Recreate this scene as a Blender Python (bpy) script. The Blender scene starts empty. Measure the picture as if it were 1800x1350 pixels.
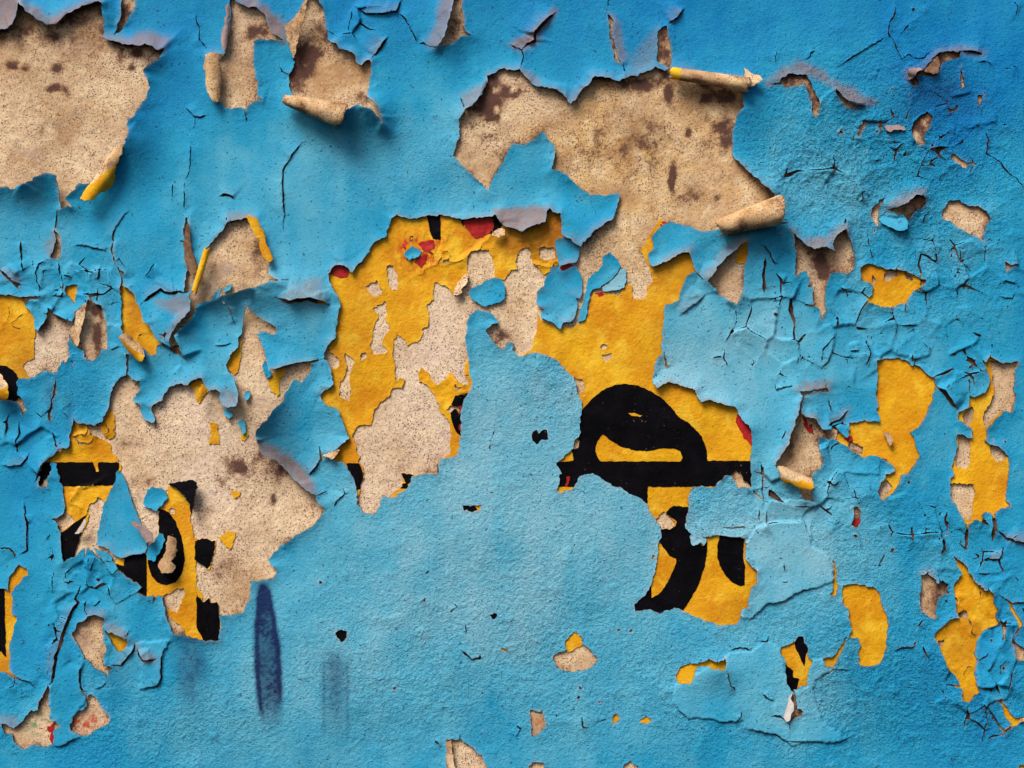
import bpy, math
import numpy as np

# ------------------------------------------------------------------ camera, sky, sun, exposure
S = 0.0005            # one unit of the wall drawing (u) = 0.5 mm; the framed piece of wall is 1800 x 1350 u = 0.90 x 0.675 m
ZC = 1.45             # height of the middle of the framed piece above the pavement
scn = bpy.context.scene
col = scn.collection

cam_d = bpy.data.cameras.new('camera')
cam = bpy.data.objects.new('camera', cam_d)
col.objects.link(cam)
cam.location = (0.0, -1.6, ZC)
cam.rotation_euler = (math.radians(90), 0, 0)
cam_d.sensor_width = 36.0
cam_d.lens = 36.0 * (1.6 - 0.003) / 0.90
cam_d.clip_start = 0.01
cam_d.clip_end = 200.0
scn.camera = cam

SUN = np.array((-0.36, -0.52, 0.78)); SUN = SUN / np.linalg.norm(SUN)
elev = math.asin(SUN[2])
azim = math.atan2(SUN[0], SUN[1])
world = bpy.data.worlds.new('World')
scn.world = world
world.use_nodes = True
wn = world.node_tree
wn.nodes.clear()
wo = wn.nodes.new('ShaderNodeOutputWorld')
wb = wn.nodes.new('ShaderNodeBackground')
ws = wn.nodes.new('ShaderNodeTexSky')
ws.sky_type = 'NISHITA'
ws.sun_disc = False
ws.sun_elevation = elev
ws.sun_rotation = azim
ws.air_density = 1.0
ws.dust_density = 4.0
ws.ozone_density = 1.0
wb.inputs['Strength'].default_value = 0.085
wn.links.new(ws.outputs[0], wb.inputs[0])
wn.links.new(wb.outputs[0], wo.inputs[0])

sun_d = bpy.data.lights.new('sun', 'SUN')
sun_d.energy = 3.2
sun_d.angle = math.radians(28)
sun_d.color = (1.0, 0.93, 0.84)
sun = bpy.data.objects.new('sun', sun_d)
col.objects.link(sun)
from mathutils import Vector
sun.rotation_euler = Vector(SUN).to_track_quat('Z', 'Y').to_euler()
sun.location = (-1.5, -2.0, 4.0)

vs = scn.view_settings
vs.view_transform = 'Standard'
vs.look = 'None'
vs.exposure = 0.40
vs.gamma = 1.0
scn.cycles.max_bounces = 6

# ------------------------------------------------------------------ drawing units and noise
TILES = {'px': (0, 0, 1), 'T1': (0, 0, 4.5), 'T2': (300, 0, 4.5), 'T3': (600, 0, 4.5), 'T4': (1000, 0, 4.5), 'T5': (1400, 0, 4.5),
         'U1': (0, 200, 4.5), 'U2': (0, 450, 4.5), 'U3': (0, 700, 4.5), 'U4': (0, 950, 4.5), 'U5': (300, 350, 4.5), 'U6': (300, 600, 4.5),
         'V1': (700, 350, 4.5), 'V2': (900, 200, 4.5), 'V3': (560, 600, 4.5), 'V4': (960, 600, 4.5), 'V5': (1080, 820, 4.5), 'V6': (1100, 350, 4.5),
         'W1': (1400, 250, 4.5), 'W2': (1340, 600, 4.5), 'W3': (1400, 850, 4.5), 'W4': (1400, 1050, 4.5), 'W5': (1100, 1050, 4.5),
         'W6': (740, 950, 3.375), 'W7': (0, 1100, 5.4), 'W8': (1640, 580, 3.2125)}

def P(s):
    """An outline on the wall; each sheet name (T1, U2, ...) sets the origin and scale of the points after it."""
    out = []; t = (0, 0, 1)
    for w in s.split():
        if ',' in w:
            a, b = w.split(',')
            out.append((t[0] + float(a) / t[2], t[1] + float(b) / t[2]))
        else:
            t = TILES[w]
    return np.array(out)

def axis_coords(n_end, step=1.9, reach=1000, cap=20.0):
    mid = np.arange(-26, n_end + 26 + step, step)
    out = []; x = mid[-1]; s = step
    while x < n_end + reach:
        s = min(s * 1.12, cap); x += s; out.append(x)
    d = np.array(out) - mid[-1]
    return np.concatenate([(mid[0] - d)[::-1], mid, mid[-1] + d])

xs = axis_coords(1800); ys = axis_coords(1350)
NX, NY = len(xs), len(ys)
X, Y = np.meshgrid(xs, ys)
_tabs = {}
def vnoise(x, y, scale, seed):
    if seed not in _tabs:
        _tabs[seed] = np.random.RandomState(seed).rand(256, 256).astype(np.float64)
    T = _tabs[seed]
    u = x / scale + seed * 7.31; v = y / scale + seed * 3.77
    i = np.floor(u).astype(np.int64); j = np.floor(v).astype(np.int64)
    f = u - i; g = v - j
    f = f * f * (3 - 2 * f); g = g * g * (3 - 2 * g)
    i0 = i & 255; i1 = (i + 1) & 255; j0 = j & 255; j1 = (j + 1) & 255
    return ((T[j0, i0] * (1 - f) + T[j0, i1] * f) * (1 - g) + (T[j1, i0] * (1 - f) + T[j1, i1] * f) * g) * 2 - 1

def fbm(x, y, scale, seed, octs=3, gain=0.5):
    a = 1.0; t = 0; s = 0.0
    for k in range(octs):
        c, d = math.cos(0.6 * k + seed), math.sin(0.6 * k + seed)
        t = t + a * vnoise(x * c - y * d, x * d + y * c, scale, seed + 17 * k); s += a
        a *= gain; scale *= 0.5
    return t / s

def blobs(spec, base=0.0):
    """Sum of soft spots: (x, y, radius x, radius y, amount)."""
    f = np.full((NY, NX), float(base))
    for (x, y, rx, ry, a) in spec:
        f += a * np.exp(-(((X - x) / rx) ** 2 + ((Y - y) / ry) ** 2))
    return f

def sstep(a, b, x):
    t = np.clip((x - a) / (b - a), 0, 1)
    return t * t * (3 - 2 * t)

# ragged edges: the outlines are read through this small warp
WX = X + 0.9 * vnoise(X, Y, 22, 3) + 1.5 * vnoise(X, Y, 9, 5) + 1.6 * vnoise(X, Y, 4.4, 7)
WY = Y + 0.9 * vnoise(X, Y, 22, 4) + 1.5 * vnoise(X, Y, 9, 6) + 1.6 * vnoise(X, Y, 4.4, 8)
LX = X + 0.6 * vnoise(X, Y, 9, 9) + 0.7 * vnoise(X, Y, 4.0, 10)
LY = Y + 0.6 * vnoise(X, Y, 9, 11) + 0.7 * vnoise(X, Y, 4.0, 12)

def window(pts, m):
    i0 = max(np.searchsorted(xs, pts[:, 0].min() - m) - 1, 0); i1 = min(np.searchsorted(xs, pts[:, 0].max() + m) + 1, NX)
    j0 = max(np.searchsorted(ys, pts[:, 1].min() - m) - 1, 0); j1 = min(np.searchsorted(ys, pts[:, 1].max() + m) + 1, NY)
    return slice(j0, j1), slice(i0, i1)

FARD = 60.0
def poly_sd(pts, m=FARD, wx=None, wy=None):
    """Distance to an outline in a window round it, positive inside."""
    wx = WX if wx is None else wx; wy = WY if wy is None else wy
    sl = window(pts, m)
    x = wx[sl].astype(np.float32); y = wy[sl].astype(np.float32)
    d2 = np.full(x.shape, 1e9, np.float32); ins = np.zeros(x.shape, bool)
    n = len(pts)
    for k in range(n):
        ax, ay = pts[k]; bx, by = pts[(k + 1) % n]
        ex, ey = bx - ax, by - ay
        l2 = ex * ex + ey * ey
        if l2 < 1e-9: continue
        px = x - np.float32(ax); py = y - np.float32(ay)
        t = np.clip((px * np.float32(ex) + py * np.float32(ey)) / np.float32(l2), 0, 1)
        np.minimum(d2, (px - t * np.float32(ex)) ** 2 + (py - t * np.float32(ey)) ** 2, out=d2)
        if ay != by:
            c = (ay > y) != (by > y)
            ins ^= c & (x < np.float32(ax) + (y - np.float32(ay)) * np.float32(ex / ey))
    d = np.sqrt(d2)
    return sl, np.where(ins, d, -d).astype(np.float64)

def line_sd(pts, m=70):
    """Distance to an open line, and the vector from the line to each point, and the place along it (0..1)."""
    sl = window(pts, m)
    x = (0.45 * X + 0.55 * WX)[sl]; y = (0.45 * Y + 0.55 * WY)[sl]
    best = np.full(x.shape, 1e9); vx = np.zeros(x.shape); vy = np.zeros(x.shape); tt = np.zeros(x.shape)
    seg = np.hypot(*(pts[1:] - pts[:-1]).T); tot = seg.sum(); acc = 0.0
    for k in range(len(pts) - 1):
        ax, ay = pts[k]; ex, ey = pts[k + 1] - pts[k]
        l2 = max(ex * ex + ey * ey, 1e-9)
        t = np.clip(((x - ax) * ex + (y - ay) * ey) / l2, 0, 1)
        dx = x - ax - t * ex; dy = y - ay - t * ey
        d = dx * dx + dy * dy
        b = d < best
        best = np.where(b, d, best); vx = np.where(b, dx, vx); vy = np.where(b, dy, vy)
        tt = np.where(b, (acc + t * seg[k]) / tot, tt); acc += seg[k]
    d = np.sqrt(best)
    return sl, d, vx / np.maximum(d, 1e-6), vy / np.maximum(d, 1e-6), tt
# ------------------------------------------------------------------ outlines on the wall
# Places where the blue paint film is gone: key, what shows ('p' plaster, 'y' yellow paint, 'k' black), lift of the film's edge
# (above, below, left of, right of the hole), reach of the lift, outline, label
HOLES = [
 ('top_left', 'p', (22, 15, 6, 15), 26, "px -60,40 T1 -60,250 0,240 60,243 110,215 150,140 165,60 172,30 190,60 250,120 320,175 400,212 450,210 500,175 540,130 620,85 700,45 800,20 825,40 815,100 825,170 828,240 815,300 850,325 950,345 1050,365 1110,378 1160,362 1210,375 1245,398 1275,402 1310,385 1325,350 1300,410 1285,440 1270,470 1215,500 1160,550 1145,590 1175,650 1188,700 1170,760 1130,830 1100,890 1085,930 1040,960 1025,1000 1035,1080 1010,1140 U1 1005,260 960,330 900,400 830,470 740,540 690,560 640,560 600,610 550,650 520,672 590,738 540,732 480,742 480,690 470,620 460,500 430,485 400,483 340,505 285,525 280,545 200,570 130,605 105,605 85,585 0,600 -260,620",
  'big bare cream plaster patch in the upper left corner, under drooping mauve lobes'),
 ('strip', 'p', (16, 10, 4, 12), 20, "T2 480,-60 470,40 465,200 440,400 430,435 330,440 290,470 300,640 310,740 350,800 405,800 430,850 490,860 520,845 560,850 600,860 620,830 690,790 745,795 690,770 685,650 665,560 660,440 660,340 690,315 790,315 900,318 880,300 810,265 780,230 760,150 710,85 680,50 640,60 590,45 530,20 500,0 500,-60",
  'narrow upright bare plaster strip with a folded pale flap on its left side'),
 ('fan', 'p', (14, 22, 6, 14), 24, "T2 1090,-60 1165,0 1205,70 1215,160 1235,270 1260,330 1310,345 1340,395 1400,405 1450,435 1480,505 1510,520 1555,480 1580,475 1590,490 1580,560 1570,700 1560,775 1600,810 1645,870 1675,940 1680,1010 1660,950 1600,900 1540,870 1480,850 1400,900 1300,890 1150,860 980,800 940,705 930,600 960,560 980,500 965,410 925,300 910,210 980,150 1050,50 1080,-60",
  'fan-shaped bare plaster patch ending in a rolled tan curl at its foot'),
 ('lobe_gap', 'p', (4, 6, 22, 5), 24, "T3 885,-60 880,60 855,180 830,290 770,380 830,370 920,320 960,285 1040,272 975,250 965,130 955,0 955,-60",
  'small dark plaster gap beside a hanging mauve lobe at the top edge'),
 ('corner_slit', 'p', (4, 4, 8, 5), 18, "T1 970,-60 960,120 930,210 905,290 960,250 1030,130 1070,40 1060,-60",
  'brown plaster slit at the top edge, just right of the corner patch'),
 ('main', 'p', (15, 9, 8, 7), 22, "T3 925,945 935,1000 940,1070 905,1160 880,1235 px 813,291 835,312 857,335 862,322 880,290 895,262 902,252 918,254 V2 95,250 180,200 255,145 290,200 330,250 345,310 330,380 305,435 370,450 440,495 500,560 560,610 620,635 700,640 720,655 790,640 860,630 850,660 800,830 765,850 700,890 610,970 545,1050 V1 1300,290 1285,200 1275,115 1240,120 1205,95 1190,75 1175,110 1165,185 1110,200 1020,235 985,260 930,240 870,220 820,205 790,170 765,130 720,140 640,150 590,150 510,160 450,150 400,130 330,125 240,130 140,150 60,145 0,130 U5 1790,130 1750,150 1730,210 1700,290 1620,340 1570,410 1545,460 1530,480 1490,510 1440,580 1400,540 1340,515 1300,530 1255,590 1260,625 1290,700 1330,770 1350,840 1330,930 1310,1020 1300,1090 1260,1140 1215,1210 1220,1265 U6 1245,165 1275,240 1285,340 1230,390 1170,430 1200,480 1260,520 1330,540 1355,600 1390,720 1410,770 1370,810 1310,850 1250,885 1210,920 1250,905 1300,935 1370,960 1400,1010 1440,1080 1470,1180 1480,1260 1465,1285 1500,1320 V3 365,1350 425,1365 480,1310 490,1240 520,1215 545,1235 610,1230 640,1200 690,1170 720,1120 740,1070 830,1050 930,1045 950,1030 950,970 970,930 1040,910 1100,900 1115,830 1120,740 1120,660 1125,560 1145,480 1175,410 1205,370 1215,310 1195,240 1195,180 1170,120 V1 565,1290 540,1190 530,1120 545,1060 535,980 560,910 620,870 690,880 760,930 800,985 740,990 695,1050 740,1120 790,1180 830,1190 870,1150 905,1130 925,1160 905,1190 950,1240 1000,1225 1100,1215 1200,1245 1260,1280 1300,1330 V4 130,180 160,240 215,290 250,400 290,470 285,540 265,600 260,680 270,730 215,800 210,850 130,930 80,965 100,1000 125,1060 100,1050 105,1130 85,1180 110,1205 200,1170 250,1110 280,1060 370,1050 430,1080 520,1140 600,1165 650,1205 720,1220 800,1285 810,1340 V5 270,330 330,430 360,480 370,510 380,555 360,600 345,640 355,690 330,790 300,930 270,990 160,1100 170,1145 290,1140 370,1165 430,1140 500,1125 540,1145 640,1190 740,1225 840,1260 960,1255 990,1210 1000,1150 1065,1090 1060,1040 1080,960 1125,920 1130,830 1080,790 1040,740 1035,640 1040,590 1025,560 940,560 850,545 740,560 640,560 600,530 560,500 575,420 590,320 585,230 630,165 710,160 780,180 830,130 880,70 920,75 975,160 1085,170 V4 1620,1100 1620,820 1620,700 1520,585 1500,525 1380,490 1280,460 1225,475 1190,430 1190,385 1110,370 1060,345 970,320 910,340 875,370 835,330 855,230 865,150 920,95 V6 290,1200 285,1050 300,960 300,880 320,830 360,825 415,800 440,700 490,600 545,575 510,470 500,415 440,420 370,470 300,510 210,540 185,500 180,410 215,405 210,300 260,230 345,180 430,190 530,230 620,260 720,250 900,180 1060,100 1130,70 1165,20 V2 2065,650 T4 1340,1290 1290,1240 1285,1150 1290,1060 1310,990 1330,920 1350,880 1378,850 1370,790 1385,700 1380,640 1200,620 1020,610 900,560 800,545 740,560 690,530 640,560 530,605 420,625 385,650 340,625 270,615 205,610 170,660 90,730 20,820 T3 1790,800 1760,750 1690,700 1620,695 1540,690 1490,650 1440,590 1415,545 1380,555 1310,560 1280,540 1220,575 1150,595 1150,650 1130,700 1090,780 1040,830 980,870",
  'wide tan plaster patch right of centre with brown drip stains and a rolled lower edge'),
 ('kite', 'p', (14, 16, 6, 12), 22, "U5 440,180 610,150 660,160 720,300 760,420 790,500 780,600 880,655 800,650 740,680 620,715 500,750 400,775 420,705 380,735 360,770 330,810 270,820 220,850 215,890 180,950 100,1020 50,1080 0,1100 20,1060 100,960 160,880 170,800 150,770 180,720 215,600 265,400 300,370 350,310 420,240",
  'kite-shaped bare plaster patch between two yellow curls, left of centre'),
 ('slit', 'p', (4, 4, 5, 12), 16, "U5 130,130 150,230 165,380 205,500 215,580 190,650 150,740 110,740 120,650 140,570 120,500 115,350 100,320 105,200",
  'dark upright plaster slit left of the thin yellow rolled curl'),
 ('left_edge', 'p', (10, 8, 5, 5), 16, "U2 -260,305 100,308 165,325 290,318 390,318 330,330 240,350 200,370 200,400 240,440 265,500 270,590 300,590 330,560 370,480 390,450 440,480 500,500 540,570 550,640 540,700 540,760 500,830 460,890 440,930 430,920 370,910 320,915 270,950 230,965 155,970 130,1000 140,1100 190,1140 205,1220 175,1270 165,1180 100,1140 -260,1140",
  'pale plaster patch touching the round yellow patch at the left edge'),
 ('chip_small', 'y', (2, 2, 2, 2), 10, "U2 510,260 540,235 610,220 600,300 585,375 550,330 520,290",
  'small yellow triangle showing through cracked blue paint at the left'),
 ('leaf', 'p', (8, 5, 5, 6), 16, "U2 700,340 720,360 760,375 805,385 820,440 840,550 850,650 845,740 800,745 790,790 720,830 655,795 650,750 610,720 560,660 545,600 570,520 600,440 650,390 690,370",
  'leaf-shaped bare plaster patch with a lengthwise fold, near the left edge'),
 ('tongue', 'y', (12, 6, 7, 6), 16, "U2 955,225 1010,255 1050,300 1090,370 1120,450 1140,520 1180,550 1220,600 1245,690 1240,780 1190,790 1130,740 1060,690 1010,650 975,620 960,560 955,480 960,380 945,290",
  'tongue-shaped orange yellow patch with a small rolled curl at its tip'),
 ('bigbeige', 'p', (13, 8, 7, 6), 20, "U2 1000,780 1035,785 1020,860 1010,930 1030,970 1080,990 1110,985 1100,1050 1070,1110 1045,1140 U3 1110,50 1125,150 1180,190 1225,190 1230,160 1200,100 1215,50 1280,20 U2 1340,1050 1400,1010 1440,1000 1480,1020 U6 130,345 190,300 260,285 270,340 310,390 350,375 395,400 385,460 420,510 480,525 540,490 545,430 510,320 500,280 460,240 430,180 485,130 U5 470,1250 490,1210 540,1180 535,1100 560,1070 580,970 605,850 640,890 700,940 760,965 830,1010 830,1060 770,1060 720,1030 690,1080 720,1130 750,1200 770,1290 U6 795,260 800,220 880,200 980,175 1080,165 1110,180 1105,240 1060,300 1040,320 985,305 940,370 880,490 800,590 700,700 680,750 700,790 740,890 850,940 900,1010 1020,1130 1100,1190 1150,1220 1155,1270 1215,1310 px 571,893 568,902 548,925 522,938 505,952 487,965 470,985 487,1003 480,1015 440,1022 440,1050 428,1075 410,1080 388,1080 U4 1735,790 1610,790 1540,780 1500,760 1460,740 1380,750 1355,700 1350,650 1320,620 1310,540 1290,460 1290,430 1200,425 1160,440 1100,430 1090,400 1120,370 1080,330 1010,290 960,250 900,180 U3 880,1240 800,1205 720,1180 650,1190 600,1250 500,1300 490,1250 480,1150 475,1060 450,970 370,945 450,950 490,930 510,850 500,780 490,700 470,640 455,580 440,510 395,520 400,570 365,640 370,700 300,690 310,630 310,570 340,510 370,500 420,460 440,430 460,400 540,390 555,350 555,270 575,210 580,170 610,190 620,205 760,215 800,190 860,80 870,0 U2 860,1170 880,1080 920,1000 960,950 1000,935",
  'large pale speckled plaster patch at left with yellow and black paint scraps on it'),
 ('slit_left', 'p', (3, 3, 7, 4), 14, "U2 430,960 440,1000 440,1080 410,1170 400,1290 380,1300 390,1200 420,1080",
  'thin dark upright slit in the blue paint near the left edge'),
 ('dark_notch', 'p', (4, 4, 10, 4), 18, "U1 430,910 470,980 490,1070 460,1150 390,1145 430,1060 440,1000",
  'small brown plaster notch beside a pale lifted blue edge, far left'),
 ('crescent', 'p', (3, 3, 4, 10), 14, "U1 900,1020 905,1110 930,1200 980,1260 960,1285 910,1170 885,1070",
  'thin brown crescent slit above the tongue-shaped yellow patch'),
 ('low_left_edge', 'y', (6, 5, 4, 4), 14, "U4 -260,380 30,380 65,400 60,310 110,240 140,190 205,230 205,270 170,290 150,350 90,400 95,490 90,580 125,610 100,720 75,830 75,930 70,1030 110,1090 50,1050 -260,1000",
  'yellow patch with a black upright bar at the lower left edge'),
 ('brown_heart', 'p', (12, 3, 4, 5), 16, "U4 680,620 720,590 830,600 815,660 820,710 815,780 845,850 820,920 830,1000 900,1000 860,1040 850,1090 830,1050 780,1025 720,980 670,930 640,880 600,800 565,760 570,730 600,700 610,660",
  'coarse reddish brown plaster patch low at the left, beside a small yellow tongue'),
 ('yellow_tab', 'y', (12, 4, 3, 4), 16, "U4 830,700 880,730 960,765 1005,810 990,855 940,885 910,850 880,790 850,740",
  'small orange tongue of paint right of the reddish brown plaster patch'),
 ('bottom_left', 'p', (6, 3, 5, 4), 16, "W7 0,930 50,940 130,985 190,930 240,860 300,800 365,800 360,720 410,680 450,580 470,570 460,700 470,800 475,900 530,900 560,960 510,1010 510,1140 400,1150 320,1135 210,1165 130,1110 110,1040 40,1030 10,970",
  'pale greenish plaster patch in the lower left corner with a red edge'),
 ('red_spot', 'p', (5, 2, 4, 3), 14, "W7 825,680 870,655 930,720 970,790 1030,860 1035,930 960,970 790,1055 670,990 665,930 740,810 800,790 820,740",
  'rounded plaster patch with red scratches in the lower left'),
 ('triangle', 'p', (14, 4, 12, 5), 22, "V6 965,330 960,430 935,520 930,600 935,700 910,780 870,830 820,810 760,760 690,700 640,660 690,580 780,470 860,400 930,330",
  'triangular bare plaster patch under the hanging blue flap at centre right'),
 ('brown_star', 'p', (20, 7, 10, 7), 22, "V6 1320,260 1350,310 1400,350 1480,405 1560,375 1650,430 1620,370 1660,290 1740,230 1790,390 1815,450 1800,560 1750,590 1680,575 1620,590 1600,640 1570,760 1575,880 1555,975 1530,860 1480,830 1465,720 1440,600 1430,565 1390,580 1340,625 1345,520 1340,400 1325,310",
  'star-shaped brown plaster patch tapering to a point at the right'),
 ('yellow_wedge', 'y', (6, 5, 12, 4), 18, "W1 505,990 560,960 600,965 690,1000 800,1000 870,1020 940,1060 1030,1090 990,1130 930,1180 870,1270 770,1290 700,1305 610,1280 560,1265 590,1230 605,1140 560,1110 505,1085",
  'yellow wedge-shaped patch with two plaster chips, upper right'),
 ('tan_chip', 'p', (5, 2, 3, 4), 12, "W1 1150,540 1200,460 1280,455 1360,500 1440,500 1500,550 1545,600 1500,660 1470,740 1490,790 1440,750 1380,730 1290,680 1230,630 1160,600",
  'tan plaster chip with clean edges near the right edge'),
 ('sliver', 'p', (3, 3, 3, 3), 10, "W1 710,405 670,480 645,540 650,610 645,660 610,630 580,560 600,520 650,470",
  'narrow plaster sliver left of the small curled flap at upper right'),
 ('under_curl', 'p', (20, 8, 4, 4), 18, "W1 720,535 800,515 880,470 940,420 1000,420 1025,480 990,520 930,545 900,600 880,640 860,590 780,560",
  'brown plaster hollow under the small curled flap at upper right'),
 ('hook', 'p', (12, 4, 4, 7), 16, "T5 -230,680 -140,640 -60,585 0,590 90,590 110,650 150,760 185,800 180,880 150,930 120,880 115,800 95,720 60,670 -20,690 -60,700 -130,660",
  'dark brown hooked gap in the paint at the upper right'),
 ('smile', 'p', (18, 2, 10, 3), 22, "T5 285,690 340,760 400,810 470,840 540,845 480,860 390,855 330,790 300,740",
  'crescent of brown plaster under a drooping blue flap, upper right'),
 ('bat', 'p', (12, 5, 5, 5), 16, "T5 880,640 930,570 990,565 1050,500 1120,420 1200,400 1300,405 1280,460 1200,480 1150,500 1110,600 1000,600 950,610 970,680 930,680",
  'ragged dark brown gap shaped like a wing near the upper right corner'),
 ('peg', 'p', (3, 3, 3, 3), 10, "T5 1295,515 1320,590 1340,680 1310,690 1300,600", 'short dark upright gap below the wing-shaped gap'),
 ('scab', 'p', (6, 3, 4, 4), 12, "T5 985,905 1040,880 1085,910 1060,990 1010,1080 1020,1130 980,1150 920,1100 910,1040 930,960",
  'dark brown oval scab in the rough blue paint, upper right'),
 ('nick', 'p', (3, 3, 4, 3), 10, "T5 480,1060 500,1000 530,950 555,955 520,1030 500,1080", 'small slanting dark nick in rough blue paint, left of the oval scab'),
 ('nick_low', 'p', (4, 3, 3, 3), 10, "T5 1220,1220 1260,1220 1290,1260 1360,1300 1340,1330 1280,1290 1235,1260", 'small dark pit below the oval scab at upper right'),
 ('pit', 'p', (3, 3, 3, 3), 10, "T5 1440,760 1480,750 1470,790 1440,830", 'tiny dark pit nearest the right edge in the rough upper paint'),
 ('pit_b', 'p', (4, 3, 3, 3), 10, "T5 1190,850 1240,860 1300,830 1280,870 1220,885", 'tiny dark pit with a pale lip in the rough upper right paint'),
 ('tear', 'p', (3, 3, 3, 10), 14, "T4 295,105 330,140 350,190 345,300 375,390 380,450 425,500 390,490 355,465 345,370 320,270 320,170",
  'slim brown tear slanting down at the top centre'),
 ('window', 'p', (6, 3, 9, 5), 16, "T4 780,200 795,330 805,420 805,520 780,560 750,520 700,490 695,420 700,250 740,215",
  'small upright dark plaster gap above the yellow-tipped roll'),
 ('collar', 'p', (14, 9, 16, 6), 18, "W2 270,370 320,395 400,385 520,360 525,400 400,395 340,430 310,480 290,570 340,600 400,600 440,650 480,700 545,750 530,775 450,750 440,790 450,880 475,930 455,1000 385,1050 385,1180 410,1260 330,1240 300,1180 200,1110 110,1000 100,970 150,890 200,800 240,680 270,590 290,500 320,430",
  'upright plaster patch with red streaks and a rolled tan foot, right of the black letter'),
 ('africa', 'y', (6, 4, 4, 5), 14, "W2 905,150 960,140 1080,130 1150,150 1180,190 1240,200 1290,250 1350,290 1370,380 1350,460 1300,570 1260,640 1210,700 1170,710 1205,750 1210,830 1240,900 1200,980 1150,1050 1095,1070 1090,1130 1040,1190 940,1270 915,1180 940,1110 980,1060 1050,1030 1045,990 960,930 890,900 810,920 740,880 690,850 640,770 690,740 690,640 740,640 800,625 940,640 910,560 905,460 890,430 915,330",
  'tall irregular yellow patch right of the black letter, broad above and pointed below'),
 ('right_edge', 'y', (6, 5, 4, 5), 14, "W8 310,160 330,150 360,170 400,190 440,180 490,175 470,260 455,330 470,380 450,460 400,460 340,530 300,570 310,615 290,620 330,650 380,660 425,710 440,760 430,850 420,920 415,970 440,1000 380,1010 355,1035 330,1035 300,1025 260,1060 225,1080 200,1095 180,1085 165,1050 100,940 100,850 120,820 105,770 130,700 140,600 140,580 220,610 220,555 170,520 135,515 150,465 200,440 205,375 240,375 300,345 325,300 310,220 305,190",
  'tall yellow patch at the right edge mixed with plaster and pinched at its middle'),
 ('slab', 'y', (3, 3, 4, 3), 12, "W3 370,800 450,790 540,800 630,830 660,880 675,960 715,1040 720,1150 715,1300 690,1360 640,1440 560,1445 505,1445 500,1360 485,1340 510,1280 490,1230 420,1220 415,1190 440,1170 420,1090 400,990 360,950",
  'plain deep yellow slab-shaped patch in the lower right'),
 ('ribbon', 'y', (3, 4, 6, 3), 12, "W3 275,590 300,630 325,700 310,770 330,830 310,900 250,880 280,850 290,770 300,740 295,660",
  'narrow orange ribbon just above left of the yellow slab patch'),
 ('bridge', 'y', (3, 3, 3, 3), 10, "W4 400,305 380,370 360,430 320,480 300,550 245,560 210,490 270,475 320,430 350,390 380,310",
  'thin slanting orange strip left of the yellow slab patch'),
 ('shield', 'y', (3, 3, 4, 3), 10, "W5 1230,400 1330,345 1350,320 1400,305 1410,350 1435,400 1430,460 1470,500 1450,580 1425,700 1370,700 1350,730 1310,740 1280,700 1260,640 1270,560 1250,480 1225,440",
  'small yellow patch with black scraps above a forked crack, lower right'),
 ('fork', 'p', (3, 3, 12, 4), 14, "W5 1315,735 1335,740 1355,880 1410,895 1380,930 1280,985 1310,890", 'narrow brown crack gap under the small yellow and black patch'),
 ('cap', 'y', (3, 12, 4, 5), 18, "W5 390,610 430,560 510,515 570,520 620,510 680,490 720,510 790,470 785,540 770,575 640,540 560,545 530,650 500,695 430,680 395,650",
  'yellow cap-shaped rim above a bulging blue blister, low centre right'),
 ('house', 'p', (2, 2, 2, 2), 8, "W6 910,535 950,580 960,620 990,640 1045,700 1025,745 960,775 870,778 810,765 780,690 850,655 870,650 855,600 880,575",
  'small plaster chip with a yellow top, alone in the blue low centre'),
 ('tag', 'p', (2, 2, 2, 2), 8, "W6 650,1010 720,1015 740,1100 700,1150 660,1160", 'small upright plaster chip with red dots, bottom centre'),
 ('bottom_mid', 'p', (4, 2, 4, 3), 12, "W6 150,1190 230,1185 310,1230 350,1270 395,1350 400,1560 170,1560 150,1290", 'plaster patch cut by the bottom edge of the view, left of centre'),
 ('bottom_b', 'p', (2, 2, 2, 2), 8, "W6 640,1340 680,1310 730,1320 720,1420 640,1420", 'tiny orange rimmed chip at the bottom edge below the red-dotted chip'),
 ('bottom_c', 'p', (2, 2, 2, 2), 8, "W6 1200,1345 1240,1305 1290,1340 1290,1420 1200,1420", 'tiny plaster chip at the bottom edge right of centre'),
 ('dot', 'k', (1, 1, 1, 1), 6, "W6 405,435 450,435 450,460 425,468", 'tiny round black spot low in the plain blue centre'),
 ('dash', 'y', (1, 1, 1, 1), 6, "W6 470,635 525,640 510,657 475,650", 'tiny yellow dash left of the yellow-topped plaster chip'),
 ('drop', 'y', (1, 1, 1, 1), 6, "W6 1135,1040 1160,1030 1180,1055 1150,1090 1135,1080", 'tiny heart-shaped yellow chip near the bottom, right of centre'),
 ('dot_y', 'y', (1, 1, 1, 1), 6, "W5 115,970 160,945 210,965 190,992 130,990", 'tiny orange oval chip near the bottom, right of the heart-shaped chip'),
 ('ink', 'k', (1, 1, 1, 1), 6, "px 933,766 941,756 947,761 953,756 964,756 963,772 952,773 943,781 935,777", 'small ragged black spot in plain blue left of the black letter'),
 ('ink_b', 'k', (1, 1, 1, 1), 6, "px 590,1112 600,1106 611,1112 607,1125 598,1130 593,1121", 'small black spot right of the dark blue spray streak'),
 ('ink_c', 'k', (1, 1, 1, 1), 6, "V3 1130,1300 1190,1295 1215,1330 1220,1345 1140,1335", 'small black chip under the main yellow patch'),
 ('ink_d', 'y', (1, 1, 1, 1), 6, "V3 1200,1297 1250,1290 1285,1300 1270,1330 1222,1342", 'small yellow chip touching a black chip under the main patch'),
 ('red_chip', 'p', (1, 1, 1, 1), 6, "W3 440,190 480,180 505,220 510,300 490,350 435,320 460,280", 'small chip with a dark red foot below the tall irregular yellow patch'),
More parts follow.
